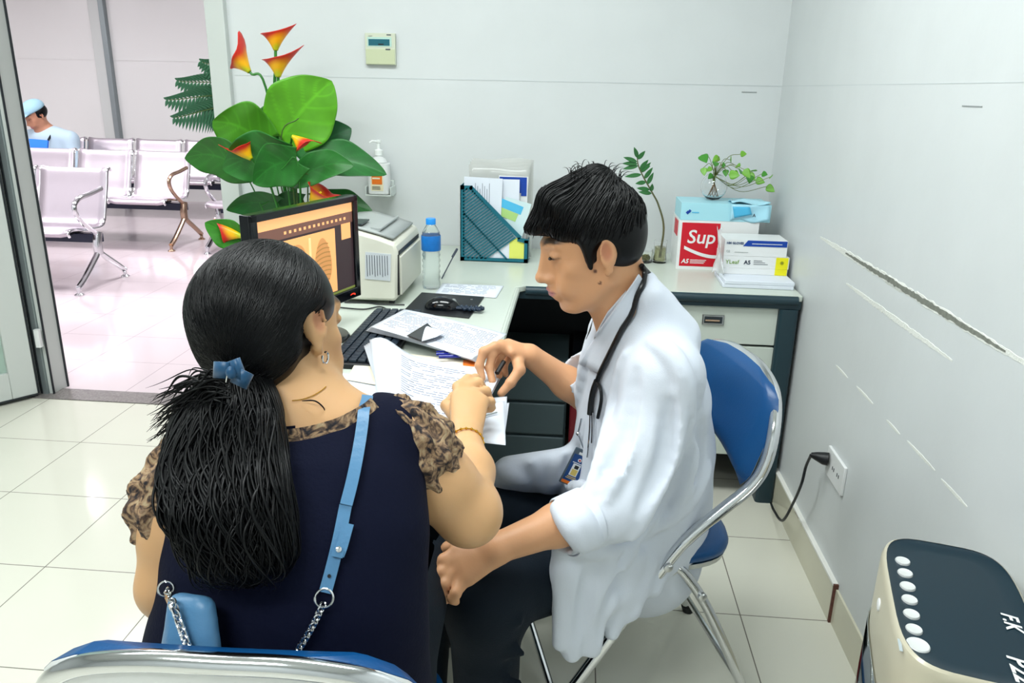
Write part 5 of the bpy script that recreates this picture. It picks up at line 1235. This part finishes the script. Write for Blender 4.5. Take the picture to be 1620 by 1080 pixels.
# far hand reaching down to the papers
fk = [aty(783, 548, 1.555), aty(793, 545, 1.575), aty(803, 545, 1.595), aty(812, 549, 1.61)]
pmf = sum(fk)/4; F.ecap(wrF, pmf*.8+wrF*.2, (.026, .018), (.036, .0155), fk[3]-fk[0], .014)
for q in fk: F.cap(wrF*.5+pmf*.5, q, .013, .0108, .008)
finger(F, [fk[0], aty(765, 556, 1.54), aty(758, 578, 1.53), aty(763, 598, 1.52)], [.0108, .0098, .0088, .0076])
finger(F, [fk[1], aty(779, 560, 1.55), aty(774, 582, 1.54), aty(779, 603, 1.525)], [.0110, .0100, .0090, .0078])
finger(F, [fk[2], aty(792, 562, 1.575), aty(785, 578, 1.565), aty(790, 594, 1.55)], [.0104, .0096, .0086, .0076])
finger(F, [fk[3], aty(803, 566, 1.60), aty(797, 580, 1.59), aty(800, 592, 1.58)], [.0096, .0088, .0080, .0070])
finger(F, [wrF*.65+fk[0]*.35+V(0, -.012, -.008), aty(822, 585, 1.54), aty(808, 605, 1.52), aty(793, 622, 1.51)], [.0145, .0120, .0105, .0088])
v, f = F.mesh(); col = face_color(v, hd, DR, ds, 'cf9a72')
q_ = ((v-hd)@DR)/ds
w_ = np.clip(1-np.abs(np.hypot(q_[:, 0]+.005, q_[:, 2]-.0)-.03)/.03, 0, 1)*0
for (mx_, mz_) in ((.012, -.052), (.02, .012), (.016, -.028)):
    w_ = (np.hypot(q_[:, 0]-mx_, q_[:, 2]-mz_) < .0026)&(q_[:, 1] > .03); col[w_, :3] = np.array(lin('6a4230'))[:3]
dbody, v, f = build_raw('body', v, f, skin_d, do, col, 1); dbvf = (v, f)
for q in (1, -1):       # dark eyes showing between the lids
    m_ = MB(); m_.ball((0, 0, 0), (.0045*ds, .0098*ds, .0036*ds)); tw = np.array(Euler((.10*q, 0, -.30*q)).to_matrix())
    vv = (m_.v[0]@tw.T)@DR.T+PD(.0880, .0315*q, .0100); MB().add(vv, m_.f).build('eye', MATS['eye_dark'], do)
# ---- white coat
F = Field((-.30, 1.08, .24), (.46, 1.90, 1.06), .0050)
C1, C2, C3, C4, C5 = aty(1012, 545, 1.53), aty(1020, 610, 1.54), aty(1018, 690, 1.56), aty(1008, 770, 1.58), aty(1000, 850, 1.60)
F.ecap(aty(1008, 490, 1.51), C1, (.075, .058), (.15, .080), dL, .05)
F.ecap(C1, C2, (.165, .080), (.185, .105), dL, .05).ecap(C2, C3, (.185, .110), (.180, .130), dL, .05).ecap(C3, C4, (.180, .132), (.185, .145), dL, .05).ecap(C4, C5, (.19, .145), (.195, .155), dL, .05)
F.cap(aty(1010, 510, 1.52), shN, .055, .065, .05).cap(aty(1005, 515, 1.53), shF, .055, .06, .05)
# near sleeve, rolled at the elbow
s1, s2, s3, s4 = aty(1050, 598, 1.375), aty(1018, 705, 1.335), aty(975, 800, 1.27), aty(902, 832, 1.215)
F.chain([s1, s2, s3], [.070, .066, .060], .03).cap(s3, s4, .060, .050, .02)
# far sleeve
t3, t4 = aty(945, 612, 1.66), aty(914, 592, 1.635); F.chain([shF, t3], [.062, .058], .03).cap(t3, t4, .054, .046, .02)
# lap panels and hanging skirt
F.ecap(aty(940, 740, 1.64), aty(800, 752, 1.56), (.10, .045), (.070, .035), (.0, .5, -.6), .03)
F.ecap(aty(985, 845, 1.42), aty(905, 880, 1.33), (.085, .07), (.075, .05), (0, .55, .3), .03)
hang = [((888, 868, 1.235), (884, 1018, 1.225), .018, .013), ((918, 865, 1.25), (905, 1034, 1.235), .026, .017), ((950, 880, 1.28), (938, 1026, 1.255), .030, .017), ((985, 890, 1.35), (968, 1000, 1.30), .028, .016), ((1015, 890, 1.38), (1000, 965, 1.33), .03, .018), ((1045, 880, 1.42), (1032, 930, 1.38), .03, .02)]
F.ecap(aty(926, 872, 1.275), aty(910, 1018, 1.262), (.050, .024), (.042, .014), (1, .35, 0), .02)
F.ecap(aty(985, 880, 1.33), aty(968, 975, 1.31), (.05, .026), (.04, .016), (1, .5, 0), .02)
for a_, b_, r0, r1 in hang: F.cap(aty(*a_), aty(*b_), r0, r1, .022)
F.chain([aty(893, 900, 1.24), aty(950, 950, 1.28), aty(1010, 925, 1.37)], [.018, .018, .018], .03)
F.ecap(aty(1040, 850, 1.50), aty(1045, 895, 1.46), (.08, .04), (.05, .014), dL, .03)
# open front: cut a V at the neck
F.ell(aty(952, 505, 1.49), (.042, .050, .060), None, .015, 's')
F.cap(nbD+V(-.02, 0, .03), PD(.0, 0, -.07), .050, .045, .01, 's')
F.cap(aty(1030, 470, 1.44), aty(1066, 530, 1.46), .030, .05, .03).cap(aty(1022, 448, 1.47), aty(1035, 480, 1.46), .022, .034, .02).cap(aty(1022, 446, 1.50), aty(1020, 446, 1.58), .022, .022, .02)
# sleeve mouths hollowed
F.cap(s4+nrm(s4-s3)*.06, s4-nrm(s4-s3)*.0, .044, .040, .004, 's'); F.cap(t4+nrm(t4-t3)*.06, t4, .040, .036, .004, 's')
F.half(s4+nrm(s4-s3)*.020, nrm(s4-s3), .003) if False else None
# drapery folds: long soft ridges and grooves
def ridge(p0, p1, off0, r=.010, k=.022, mode='u', yc=None):
    F.cap(p0, p1, r, r*.5, k, mode)
v0, f0 = F.mesh(); CT0 = bvh((v0, f0))
def fold(pts, r=.013, off=.001, mode='u', k=.016):
    P_ = [onto(CT0, x, y, off) for x, y in pts]; P_ = [p for p in P_ if p is not None]
    if len(P_) > 1:
        P_ = spline(P_, 4); F.chain(P_, list(r*np.sin(np.linspace(.5, 2.8, len(P_)))+.001), k, mode)
for pts in (((990, 560), (975, 640), (960, 700), (930, 780)), ((1000, 640), (985, 720), (960, 790)), ((1075, 600), (1070, 680), (1040, 770), (1000, 850)), ((1030, 540), (1060, 560), (1085, 610), (1090, 680)),
            ((900, 660), (890, 720), (870, 770)), ((925, 620), (905, 690)), ((1100, 700), (1085, 770), (1050, 830)), ((1120, 740), (1080, 800), (1010, 850)), ((870, 790), (900, 770), (945, 775)), ((880, 800), (905, 835), (928, 868)), ((893, 790), (920, 822), (945, 858)),
            ((1040, 800), (985, 880), (960, 960)), ((1000, 860), (940, 870), (890, 860)), ((800, 712), (840, 730), (870, 780)), ((790, 740), (830, 760), (860, 790)), ((950, 520), (930, 570), (915, 640))):
    fold(pts)
for pts in (((1005, 590), (990, 680), (972, 760)), ((1060, 640), (1048, 730), (1010, 810)), ((1105, 620), (1110, 700), (1090, 760)), ((915, 700), (900, 760), (880, 790)), ((930, 900), (925, 960), (915, 1010)), ((975, 900), (965, 960), (950, 1010))):
    fold(pts, .012, .004, 's', .016)
v, f = F.mesh(); coat, v, f = build_raw('white_coat', v, f, coatm, do, None, 2); cvf = (v, f); CT = bvh(cvf)
# cuffs turned back
def cuff(a, b, r, name, wdt=.05, tk=.004):
    d = nrm(b-a); u, w_, _ = frame(d); rows = []
    prof = [(-.0, r*1.04), (wdt*.5, r*1.02), (wdt, r), (wdt+.002, r-tk*.5), (wdt, r-tk), (0, r*1.02-tk)]
    for l, rr in prof: rows.append([b-d*(wdt)+d*l+(u*math.cos(q)+w_*math.sin(q))*rr*(1+.03*math.sin(3*q+l*30)) for q in np.linspace(0, 2*math.pi, 40, endpoint=False)])
    return MB().grid(np.array(rows), closed=True).build(name, coatm, do, angle=50)
cuff(s3, s4+nrm(s4-s3)*.012, .0545, 'rolled_cuff', .052); cuff(t3, t4+nrm(t4-t3)*.008, .050, 'rolled_cuff', .03)
def patch(tree, quad, off, name, m, parent, n=10, thick=.0016, lift=None):
    rows = []; last = None
    for i in range(n+1):
        u = i/n; row = []
        for j in range(n+1):
            w2 = j/n; x = (quad[0][0]*(1-u)+quad[1][0]*u)*(1-w2)+(quad[3][0]*(1-u)+quad[2][0]*u)*w2; y = (quad[0][1]*(1-u)+quad[1][1]*u)*(1-w2)+(quad[3][1]*(1-u)+quad[2][1]*u)*w2
            p = onto(tree, x, y, off+(lift(u, w2) if lift else 0)); p = last if p is None else p; last = p; row.append(p)
        rows.append(row)
    R_ = np.array(rows)
    for _ in range(3): R_[1:-1, 1:-1] = (R_[:-2, 1:-1]+R_[2:, 1:-1]+R_[1:-1, :-2]+R_[1:-1, 2:])/4
    return MB().grid(R_).build(name, m, parent, solid=thick)
CB = bvh(cvf, dbvf)
patch(CB, [(1003, 432), (1014, 446), (955, 592), (922, 572)], .007, 'collar', coatm, do, 12, .003, lambda u, w2: .006*(1-u))
patch(CB, [(962, 492), (990, 458), (945, 548), (930, 560)], .004, 'inner_collar', coatm, do, 8, .003)
q = onto(CT, 912, 588, .002)
patch(CT, [(908, 690), (955, 700), (950, 712), (905, 702)], .002, 'pocket_edge', coatm, do, 6, .003) if False else None
# ---- trousers
F = Field((-.34, 1.02, -.02), (.36, 1.86, .66), .0075)
hN, hF = aty(985, 875, 1.49), aty(985, 840, 1.66); kN, kF = aty(768, 938, 1.20), aty(785, 822, 1.52)
F.ecap((hN+hF)/2, (hN+hF)/2+V(.0, 0, -.02), (.14, .075), (.14, .075), dL, .05)
F.chain([hN, kN], [.076, .072], .05).chain([kN, kN+V(.0, .0, -.04), aty(770, 1130, 1.22)+V(0, 0, .0), V(kN[0]+.03, 1.26, .09)], [.068, .068, .060, .058], .03)
F.chain([hF, kF], [.076, .068], .05).chain([kF, kF+V(-.02, .02, -.08), atz(690, 985, .10)], [.066, .060, .052], .03)
for k in range(6):
    p = kN+V(.05, -.0, -.03-.035*k+.0); F.cap(p+V(-.07, -.045, 0), p+V(.02, -.05, .012*(-1)**k), .006, .006, .012)
v, f = F.mesh(); dtr, v, f = build_raw('trousers', v, f, trous, do, None, 1)
# shoes
def shoe(p, d, nm='shoe'):
    d = nrm(d); sd = V(-d[1], d[0], 0); F = Field(p-V(.16, .16, .01), p+V(.16, .16, .14), .006)
    F.ecap(p+V(0, 0, .045), p+d*.13+V(0, 0, .032), (.038, .042), (.042, .028), sd, .02).cap(p+V(0, 0, .05), p+V(0, 0, .09), .040, .036, .02); F.half(p*V(1, 1, 0)+V(0, 0, .002), V(0, 0, -1))
    v, f = F.mesh(); build_raw(nm, v, f, MATS['shoe_black'], do)
mat('shoe_black', '090b0e', .4)
p = atz(700, 1022, 0); shoe(V(p[0], p[1], 0), V(-.9, -.1, 0)); shoe(V(kN[0]+.03, 1.25, 0), V(-.85, -.4, 0))
# ---- hair
F = Field((-.16, 1.30, .94), (.22, 1.66, 1.28), .0036)
F.ell(PD(-.011, 0, .040), (.100*ds, .085*ds, .090*ds), DR, .01); F.ell(PD(-.040, 0, .008), (.062*ds, .074*ds, .066*ds), DR, .02)
F.cap(PD(.055, .035, .098), PD(.100, .022, .068), .024, .013, .02).cap(PD(.055, -.03, .095), PD(.098, -.03, .066), .024, .013, .02).cap(PD(.060, .0, .10), PD(.108, .0, .066), .024, .012, .02)
F.cap(PD(-.03, .0, .12), PD(.05, .01, .112), .030, .024, .03)
F.ell(PD(.108, 0, -.010), (.075, .12, .062), DR, .01, 's')                       # face free
F.ell(PD(.066, .085, .010), (.040, .05, .034), DR, .008, 's'); F.ell(PD(.066, -.085, .010), (.040, .05, .034), DR, .008, 's')
for q in (1, -1):
    F.ell(PD(-.006, .088*q, -.008), (.026, .022, .036), DR, .006, 's')          # around the ear
    F.cap(PD(.026, .074*q, .030), PD(.024, .071*q, -.018), .010, .005, .008)      # sideburn
F.half(PD(-.03, 0, -.052), DR@nrm(V(.35, 0, -1)), .01)
v, f = F.mesh(); dh, v, f = build_raw('hair', v, f, hairm, do, None, 1); DT = bvh((v, f))
r = np.random.default_rng(4); paths = []; rads = []
cr = PD(-.065, .0, .125)
def surf(p): 
    c = PD(-.02, 0, .02); d = nrm(p-c); hit = DT.ray_cast(Vector(c+d*.25), Vector(-d)); return None if hit[0] is None else (np.array(hit[0]), d)
for i in range(1500):
    a = r.uniform(-math.pi, math.pi); b_ = r.uniform(0, 1.15); lx, ly = math.cos(a), math.sin(a)
    # start on the skull at polar angle b_ from the crown, comb away from it
    pth = []; L_ = r.uniform(.16, .42); lift = r.uniform(.0, .004)
    for t in np.linspace(0, 1, 8):
        bb_ = b_+L_*t; dv = V(-.35*math.cos(bb_)+math.sin(bb_)*lx+.15*t, math.sin(bb_)*ly, math.cos(bb_)*.95+.0)
        s_ = surf(PD(-.02, 0, .02)+DR@(nrm(dv)*.1))
        if s_ is None or (np.dot(s_[0]-PD(-.02, 0, .02), s_[0]-PD(-.02, 0, .02)) < .0035): break
        pth.append(s_[0]+s_[1]*(lift*(1-t)+.0006))
    if len(pth) >= 6: paths.append(np.array(pth)); rads.append(r.uniform(.0008, .0017))
for i in range(60):       # tuft standing up at the crown
    x0 = r.uniform(905, 985); pth = []; hgt = r.uniform(6, 20); dx_ = r.uniform(-12, 22)
    b0 = surf(aty(x0, 292, 1.46+r.uniform(-.04, .04)))
    if b0 is None: continue
    for t in np.linspace(0, 1, 7): pth.append(b0[0]+V(dx_*.0011*t*t, 0, hgt*.0012*math.sin(1.9*t)))
    paths.append(np.array(pth)); rads.append(.0007)
for i in range(70):       # fringe ends over the brow
    x0 = r.uniform(834, 905); yy = 1.46+r.uniform(-.05, .03)
    b0 = onto(DT, x0, 345+r.uniform(-6, 14), .001)
    if b0 is None: continue
    dl_ = r.uniform(.010, .024); pth = [b0+V(-.006*t, -.002*t, -dl_*t) for t in np.linspace(0, 1, 6)]; paths.append(np.array(pth)); rads.append(.0011)
strands(paths, rads, 'hair_strands', hairm, dh)
# ---- stethoscope
st = thing('stethoscope', tuple(onto(CT, 947, 610, .01)), 'black stethoscope hanging around the neck of the man in the white coat', 'stethoscope')
rub = mat('black_rubber', '070a0e', .3, spec=.5)
def drape(tree, pts, off, sub=5, sm=4):
    S_ = spline([(a, b, 0) for a, b in pts], sub); C_ = np.array([c for c in (onto(tree, p[0], p[1], off) for p in S_) if c is not None])
    for _ in range(sm): C_[1:-1] = (C_[:-2]+2*C_[1:-1]+C_[2:])/4
    return C_
ctf = bvh(cvf, dbvf, (np.array([p.co[:] for p in bpy.data.objects['collar'].data.vertices])+ORG['collar'], np.array([tuple(p.vertices) for p in bpy.data.objects['collar'].data.polygons])))
MB().tube(drape(ctf, ((1010, 420), (1015, 432), (1012, 455), (1000, 492), (985, 528), (968, 562), (955, 588), (950, 604)), .0075), .0052, 10).build('tube', rub, st)
p_far = [onto(ctf, 1010, 420, .007), nbD+V(.045, .04, .045), nbD+V(.0, .085, .03), nbD+V(-.06, .075, -.02), nbD+V(-.085, .05, -.08)]
MB().tube(spline(p_far, 8), .0052, 10).build('tube', rub, st)
g = MB(); g.tube(drape(ctf, ((950, 602), (945, 615), (941, 635), (939, 655)), .008), .0062, 10); g.build('yoke', rub, st)
MB().tube(drape(ctf, ((950, 602), (956, 615), (957, 632), (953, 652), (951, 660)), .008), .0036, 8).build('yoke_arm', rub, st)
for dx_ in (0,): MB().tube(drape(CT, ((939, 652), (938, 680), (936, 705), (934, 722)), .007), .0022, 8).build('metal_tube', M['chrome'], st)
MB().tube(drape(CT, ((942, 652), (942, 680), (941, 700)), .007), .0020, 8).build('metal_tube', M['chrome'], st)
# ---- name badge on its clip
yq = onto(CT, 908, 735, .012)[1]-.034; bq = [aty(x, y, yq) for x, y in ((908, 697), (936, 708), (911, 778), (890, 768))]
b0 = sum(bq)/4; rt = nrm(bq[1]-bq[0]+bq[2]-bq[3]); upv = nrm(bq[0]-bq[3]+bq[1]-bq[2]); upv = nrm(upv-rt*np.dot(rt, upv)); nv_ = np.cross(rt, upv); wB, hB = .030, .078
if np.dot(nv_, C0-b0) < 0: nv_ = -nv_
b0 = b0+nv_*.006
bd_ = thing('name_badge', tuple(b0), 'blue name badge in a grey holder clipped to the front of the white coat', 'badge')
def bbox(g, u0, u1, v0, v1, d0, d1, mi=0):
    vs = [b0+rt*wB*u+upv*hB*v+nv_*d for u in (u0, u1) for v in (v0, v1) for d in (d0, d1)]
    g.add(vs, [(0, 1, 3, 2), (4, 6, 7, 5), (0, 4, 5, 1), (2, 3, 7, 6), (0, 2, 6, 4), (1, 5, 7, 3)], mi)
wB = float(np.linalg.norm(bq[1]-bq[0]))*1.0; hB = float(np.linalg.norm(bq[0]-bq[3]))
wB = min(max(wB, .036), .05); hB = min(max(hB, .07), .09)
g = MB(); bbox(g, -.5, .5, -.5, .5, -.003, 0); g.build('holder', mat('badge_holder_grey', '4d5b66', .35), bd_, bevel=.003)
g = MB(); bbox(g, -.40, .40, -.40, .34, 0, .0008, 0); bbox(g, -.40, .40, -.46, -.38, 0, .0009, 1); bbox(g, -.22, .20, -.22, .10, .0008, .0014, 2); bbox(g, -.1, .12, -.02, .07, .0014, .0018, 3); bbox(g, -.15, .16, -.20, -.04, .0014, .0018, 4); bbox(g, -.2, .2, .36, .42, 0, .001, 2)
g.lathe([(.0042, 0), (.0042, .0012)], 18, 2, c=tuple(b0+upv*hB*.22), axis=nv_); g.lathe([(.0022, .0012), (.0022, .0018)], 12, 5, c=tuple(b0+upv*hB*.22), axis=nv_)
bbox(g, -.3, .3, .12, .14, .0008, .0012, 2); bbox(g, -.25, .25, -.27, -.25, .0008, .0012, 4); bbox(g, -.3, .3, -.31, -.295, .0008, .0012, 4)
g.build('card', [mat('badge_blue', '12427f', .4), M['orange'], M['white'], mat('hair_print', '222222', .6), mat('print_skin', 'd9c069', .6), M['red']], bd_)
g = MB(); t0 = b0+upv*hB*.5; t1 = onto(CT, 922, 686, .010); t2 = onto(CT, 926, 662, .008); g.tube([t0, t1, t2], .0022, 8); g.ball(t1, (.005, .005, .005), n=8); g.build('clip', M['chrome'], bd_)
# pen held in the far hand
tag(MB().tube([aty(797, 572, 1.56), aty(786, 590, 1.53)], .0052, 8).build('pen', M['black'], loc=aty(791, 581, 1.545)), 'thick black pen held in the far hand of the man in the white coat', 'pen')
# ================================================================== the person waiting in the hall
hp = thing('person', tuple(atz(75, 330, 0)*V(1, 1, 0)), 'person in pale blue cap and light blue shirt waiting on the back bench', 'person')
yb = 7.75; hh = aty(58, 183, yb); HRp = head_frame((-.5, -.75, -.5))
F = Field((hh[0]-.5, yb-.5, .05), (hh[0]+.6, yb+.35, hh[2]+.22), .014)
head(F, hh, HRp, 1.15); nk_ = hh+V(.05, .07, -.17); F.cap(hh+V(0, .02, -.03), nk_, .06, .065, .03)
F.ecap(nk_+V(0, 0, -.03), nk_+V(.02, .0, -.45), (.18, .10), (.17, .12), (1, 0, 0), .05)
sh_ = nk_+V(.22, .0, -.06); F.chain([sh_, sh_+V(.06, -.05, -.28), sh_+V(-.12, -.30, -.28)], [.06, .05, .035], .03)
sh2 = nk_+V(-.22, .0, -.06); F.chain([sh2, sh2+V(-.02, -.06, -.28), sh2+V(.10, -.30, -.26)], [.06, .05, .035], .03)
for s_ in (-1, 1):
    b = (sh_ if s_ > 0 else sh2)+(V(-.12, -.30, -.28) if s_ > 0 else V(.10, -.30, -.26)); F.ecap(b, b+V(-.05*s_, -.08, -.01), (.035, .02), (.04, .015), (0, .5, 1), .02)
    for j in range(4): F.cap(b+V(-.05*s_, -.08, .02-.014*j), b+V(-.10*s_, -.12, .015-.016*j), .010, .008, .005)
v, f = F.mesh(); build_raw('body', v, f, mat('skin_waiting', 'b98468', .5, attr='Col'), hp, face_color(v, hh, HRp, 1.15, 'b98468'))
F = Field((hh[0]-.5, yb-.5, .25), (hh[0]+.6, yb+.35, hh[2]+.05), .014)
F.ecap(nk_+V(0, 0, -.05), nk_+V(.02, 0, -.45), (.20, .12), (.19, .14), (1, 0, 0), .05).cap(sh_, sh_+V(.06, -.05, -.26), .078, .075, .05).cap(sh2, sh2+V(-.02, -.06, -.26), .078, .075, .05).cap(nk_, sh_, .06, .075, .05).cap(nk_, sh2, .06, .075, .05)
v, f = F.mesh(); build_raw('shirt', v, f, mat('pale_blue_shirt', 'b4cbd9', .8), hp)
F = Field((hh[0]-.4, yb-.7, -.01), (hh[0]+.5, yb+.3, .62), .016); hp_ = nk_+V(.02, 0, -.50)
for s_ in (-1, 1): F.chain([hp_+V(s_*.1, 0, 0), hp_+V(s_*.12, -.42, .0), hp_+V(s_*.12, -.45, -.36)], [.09, .065, .05], .04)
F.half(V(0, 0, .01), V(0, 0, -1)); v, f = F.mesh(); build_raw('trousers', v, f, trous, hp)
F = Field(hh-.2, hh+.24, .010); F.ell(hh+HRp@V(-.01, 0, .075), (.118, .105, .085), HRp, .01); F.half(hh+HRp@V(0, 0, .055), HRp@V(0, 0, -1)); F.ecap(hh+HRp@V(.08, 0, .06), hh+HRp@V(.17, 0, .045), (.075, .010), (.055, .008), HRp@V(0, 1, 0), .01)
v, f = F.mesh(); build_raw('cap', v, f, mat('cap_light_blue', '9cc4d4', .8), hp)
F = Field(hh-.2, hh+.24, .010); F.ell(hh+HRp@V(-.02, 0, .03), (.105, .096, .085), HRp, .01); F.half(hh+HRp@V(.03, 0, 0), HRp@V(1, 0, .2)); F.half(hh+HRp@V(0, 0, -.04), HRp@V(0, 0, -1)); v, f = F.mesh(); build_raw('hair', v, f, hairm, hp)
g = MB(); c = nk_; g.tube(spline([c+V(.09, -.03, .03), c+V(.075, -.15, -.08), c+V(.01, -.18, -.25), c+V(-.08, -.19, -.42)], 6), .014, 8, flat=.4); g.build('bag_strap', M['black'], hp)
q0 = aty(52, 238, yb-.36); tag(MB().box((q0[0]-.17, q0[1]-.012, q0[2]-.10), (q0[0]+.15, q0[1]+.012, q0[2]+.11), rot=(-.3, .05, 0)).build('folder', mat('bright_blue', '1173e6', .4), loc=tuple(q0), bevel=.003), 'bright blue folder held by the person in the cap', 'folder')
# ================================================================== calla lilies behind the monitor
YP = 2.78
pc = aty(470, 440, YP); pc = V(-1.0, YP, 0)
ca = thing('calla_lily_plant', tuple(pc), 'tall artificial calla lilies with orange-yellow flowers and broad green leaves behind the monitor', 'plant')
MB().lathe([(.11, 0), (.115, .01), (.14, .48), (.145, .5), (.132, .5), (.12, .46)], 32, c=tuple(pc)).build('pot', M['white'], ca)
lg = mat('calla_leaf', '3f8a22', .42, noise=.3, nscale=16, coat=.0, attr='Col'); sg = mat('calla_stem', '2f7a2a', .4); sg2 = mat('thin_stem', '45612c', .5)
base = pc+V(0, 0, .52)
def toleaf(tx, ty, bx_, by_, wpx, yt, yb_, tint, droop=.1, fold=.12, roll=0, ruff=.10, seed=0):
    b_ = aty(bx_, by_, yb_); t_ = aty(tx, ty, yt); d = t_-b_; L_ = np.linalg.norm(d); vw = nrm(C0-(b_+t_)/2)
    side = nrm(np.cross(d, vw)); nn = nrm(np.cross(side, d)); side = side*math.cos(roll)+nn*math.sin(roll)
    W_l = wpx/FPX*2.85; rows = []; r_ = np.random.default_rng(seed); ph = r_.random()*6; cols = []
    n = 34; c1 = np.array(lin(tint))*.82; 
    nn = nrm(np.cross(side, nrm(d))); 
    for i in range(n+1):
        t = i/n; wd = W_l/2*(math.sin(math.pi*min(1, .10+t*.90))**.70)*(1.14-.30*t)*(1+.03*math.sin(13*t+ph)); c_ = b_+d*t+V(0, 0, 1)*droop*L_*math.sin(math.pi*t); row = []; cr_ = []
        for s_ in np.linspace(-1, 1, 25):
            back = -.16*L_*(1-t)**6*abs(s_)**1.5
            row.append(c_+d*(back/L_)+side*s_*wd+nn*(fold*wd*abs(s_)**1.5)+nn*(ruff+.07)*wd*abs(s_)**2*math.sin(11*t+ph+(2 if s_ > 0 else 0))*.5)
            vein = 1.35 if abs(s_) < .04 else 1+.28*max(0, math.sin(t*30-abs(s_)*10))**8; cr_.append(np.append(c1[:3]*vein, 1))
        rows.append(row); cols.append(cr_)
    MB().grid(rows, col=np.array(cols)).build('leaf', lg, ca, solid=.0012)
    m_ = b_*.5+base*.5+V(.0, 0, .02); MB().tube(spline([base+V(.01*math.sin(seed), .01*math.cos(seed), 0), m_, b_, b_+d*.35], 6), np.linspace(.0036, .0016, 19), 7).build('leaf_stem', sg2 if seed % 2 else sg, ca)
toleaf(525, 128, 445, 218, 104, 2.74, 2.72, '5fae20', .05, .1, 0, .06, 1)
toleaf(336, 192, 420, 228, 84, 2.62, 2.70, '4f9a24', .12, .15, .25, .12, 2)
toleaf(446, 155, 430, 222, 60, 2.86, 2.82, '4c8f3a', .0, .2, 0, .05, 3)
toleaf(292, 250, 385, 270, 66, 2.62, 2.66, '2e7a26', .16, .1, .5, .12, 4)
toleaf(352, 268, 455, 250, 80, 2.60, 2.62, '2f8230', .10, .2, .35, .18, 5)
toleaf(400, 290, 470, 255, 70, 2.55, 2.6, '2a7a2a', .14, .2, .4, .14, 6)
toleaf(556, 203, 490, 240, 62, 2.84, 2.80, '1e5f34', .05, .15, .2, .08, 7)
toleaf(612, 276, 478, 258, 58, 2.80, 2.72, '2b7734', .10, .3, .4, .10, 8)
toleaf(560, 262, 470, 285, 50, 2.66, 2.68, '2d7a30', .12, .2, .4, .10, 9)
toleaf(358, 332, 440, 322, 40, 2.66, 2.70, '1f6a2a', .08, .2, .5, .12, 10)
toleaf(590, 335, 500, 320, 44, 2.84, 2.80, '226a28', .08, .2, .5, .12, 11)
toleaf(324, 352, 384, 384, 44, 2.56, 2.62, '3c8f24', .02, .25, .1, .05, 12)
toleaf(425, 338, 480, 318, 46, 2.72, 2.74, '1f6428', .08, .2, .5, .12, 13)
fm = mat('calla_petal', 'f0b020', .4, attr='Col', sss=.08)
def calla(mx_, my_, bx_, by_, y_, wpx, tipdir, seed=0, face=None):
    """trumpet: base at (bx,by), mouth centre at (mx,my), pointed lip towards tipdir (photo px)"""
    b_, m_ = aty(bx_, by_, y_), aty(mx_, my_, y_); ax = m_-b_; L_ = np.linalg.norm(ax); ax = nrm(ax); u, w_, _ = frame(ax, nrm(C0-b_)); td = aty(mx_+tipdir[0], my_+tipdir[1], y_)-m_
    R_m = wpx/FPX*2.85/2*1.12; rows = []; cols = []; tu, tw = np.dot(td, u), np.dot(td, w_); ta = math.atan2(tw, tu); tl = np.linalg.norm(td)
    cy_, co_, cr_ = np.array(lin('b9c01c'))[:3], np.array(lin('f6b411'))[:3], np.array(lin('cf2a20'))[:3]
    for i in range(15):
        t = i/14; row = []; crw = []
        for a in np.linspace(0, 2*math.pi, 25):
            k_ = max(0, math.cos((a-ta)/1.0))**4; op = .5-.5*math.cos(a-ta)
            rr = R_m*(.17+.83*t**1.15)*(1+.15*math.sin(a*3+seed)*t); ext = .28*L_*t*t*(math.cos(a-ta))*(1)
            p = b_+ax*(L_*t+ext*.6)+(u*math.cos(a)+w_*math.sin(a))*rr+nrm(td)*tl*.75*k_*t**3-ax*.10*L_*(t**6)*(1-k_)
            row.append(p)
            tt = np.clip(t*1.25-.12+.12*math.sin(a*2+seed), 0, 1); c_ = cy_*(1-min(1, tt*3))+co_*min(1, tt*3); rd = np.clip((tt-.50)/.40, 0, 1); c_ = c_*(1-rd)+cr_*rd; crw.append(np.append(c_, 1))
        rows.append(row); cols.append(crw)
    fl = MB().grid(rows, col=np.array(cols)).build('flower', fm, ca, solid=.001)
    MB().tube([b_+ax*L_*.2, b_+ax*L_*.8], [.004, .003], 8).build('spadix', M['yellow'], fl)
    return b_
def stalk(b_, px, py, y_, r0=.0055): MB().tube(spline([b_, aty(px, py, y_), base], 8), r0, 8).build('flower_stem', sg, ca)
b_ = calla(436, 48, 436, 80, 2.78, 34, (18, -10), 1); stalk(b_, 438, 220, 2.78)
b_ = calla(440, 88, 440, 122, 2.70, 36, (30, -18), 2); stalk(b_, 441, 240, 2.74)
b_ = calla(374, 88, 395, 114, 2.76, 32, (-6, -32), 3); stalk(b_, 426, 160, 2.76, .0045)
b_ = calla(378, 232, 398, 252, 2.58, 30, (-24, -18), 4); stalk(b_, 430, 300, 2.66, .004)
b_ = calla(484, 230, 462, 215, 2.60, 24, (20, 8), 5); stalk(b_, 455, 290, 2.68, .004)
b_ = calla(512, 300, 492, 318, 2.66, 40, (14, -8), 6); stalk(b_, 480, 360, 2.72, .004)
b_ = calla(352, 366, 384, 374, 2.60, 26, (-14, -6), 7); stalk(b_, 420, 392, 2.68, .004)
MB().tube([base+V(0, 0, -.05), aty(468, 330, 2.76), aty(452, 225, 2.76)], [.016, .013, .008], 10).build('main_stem', sg, ca)
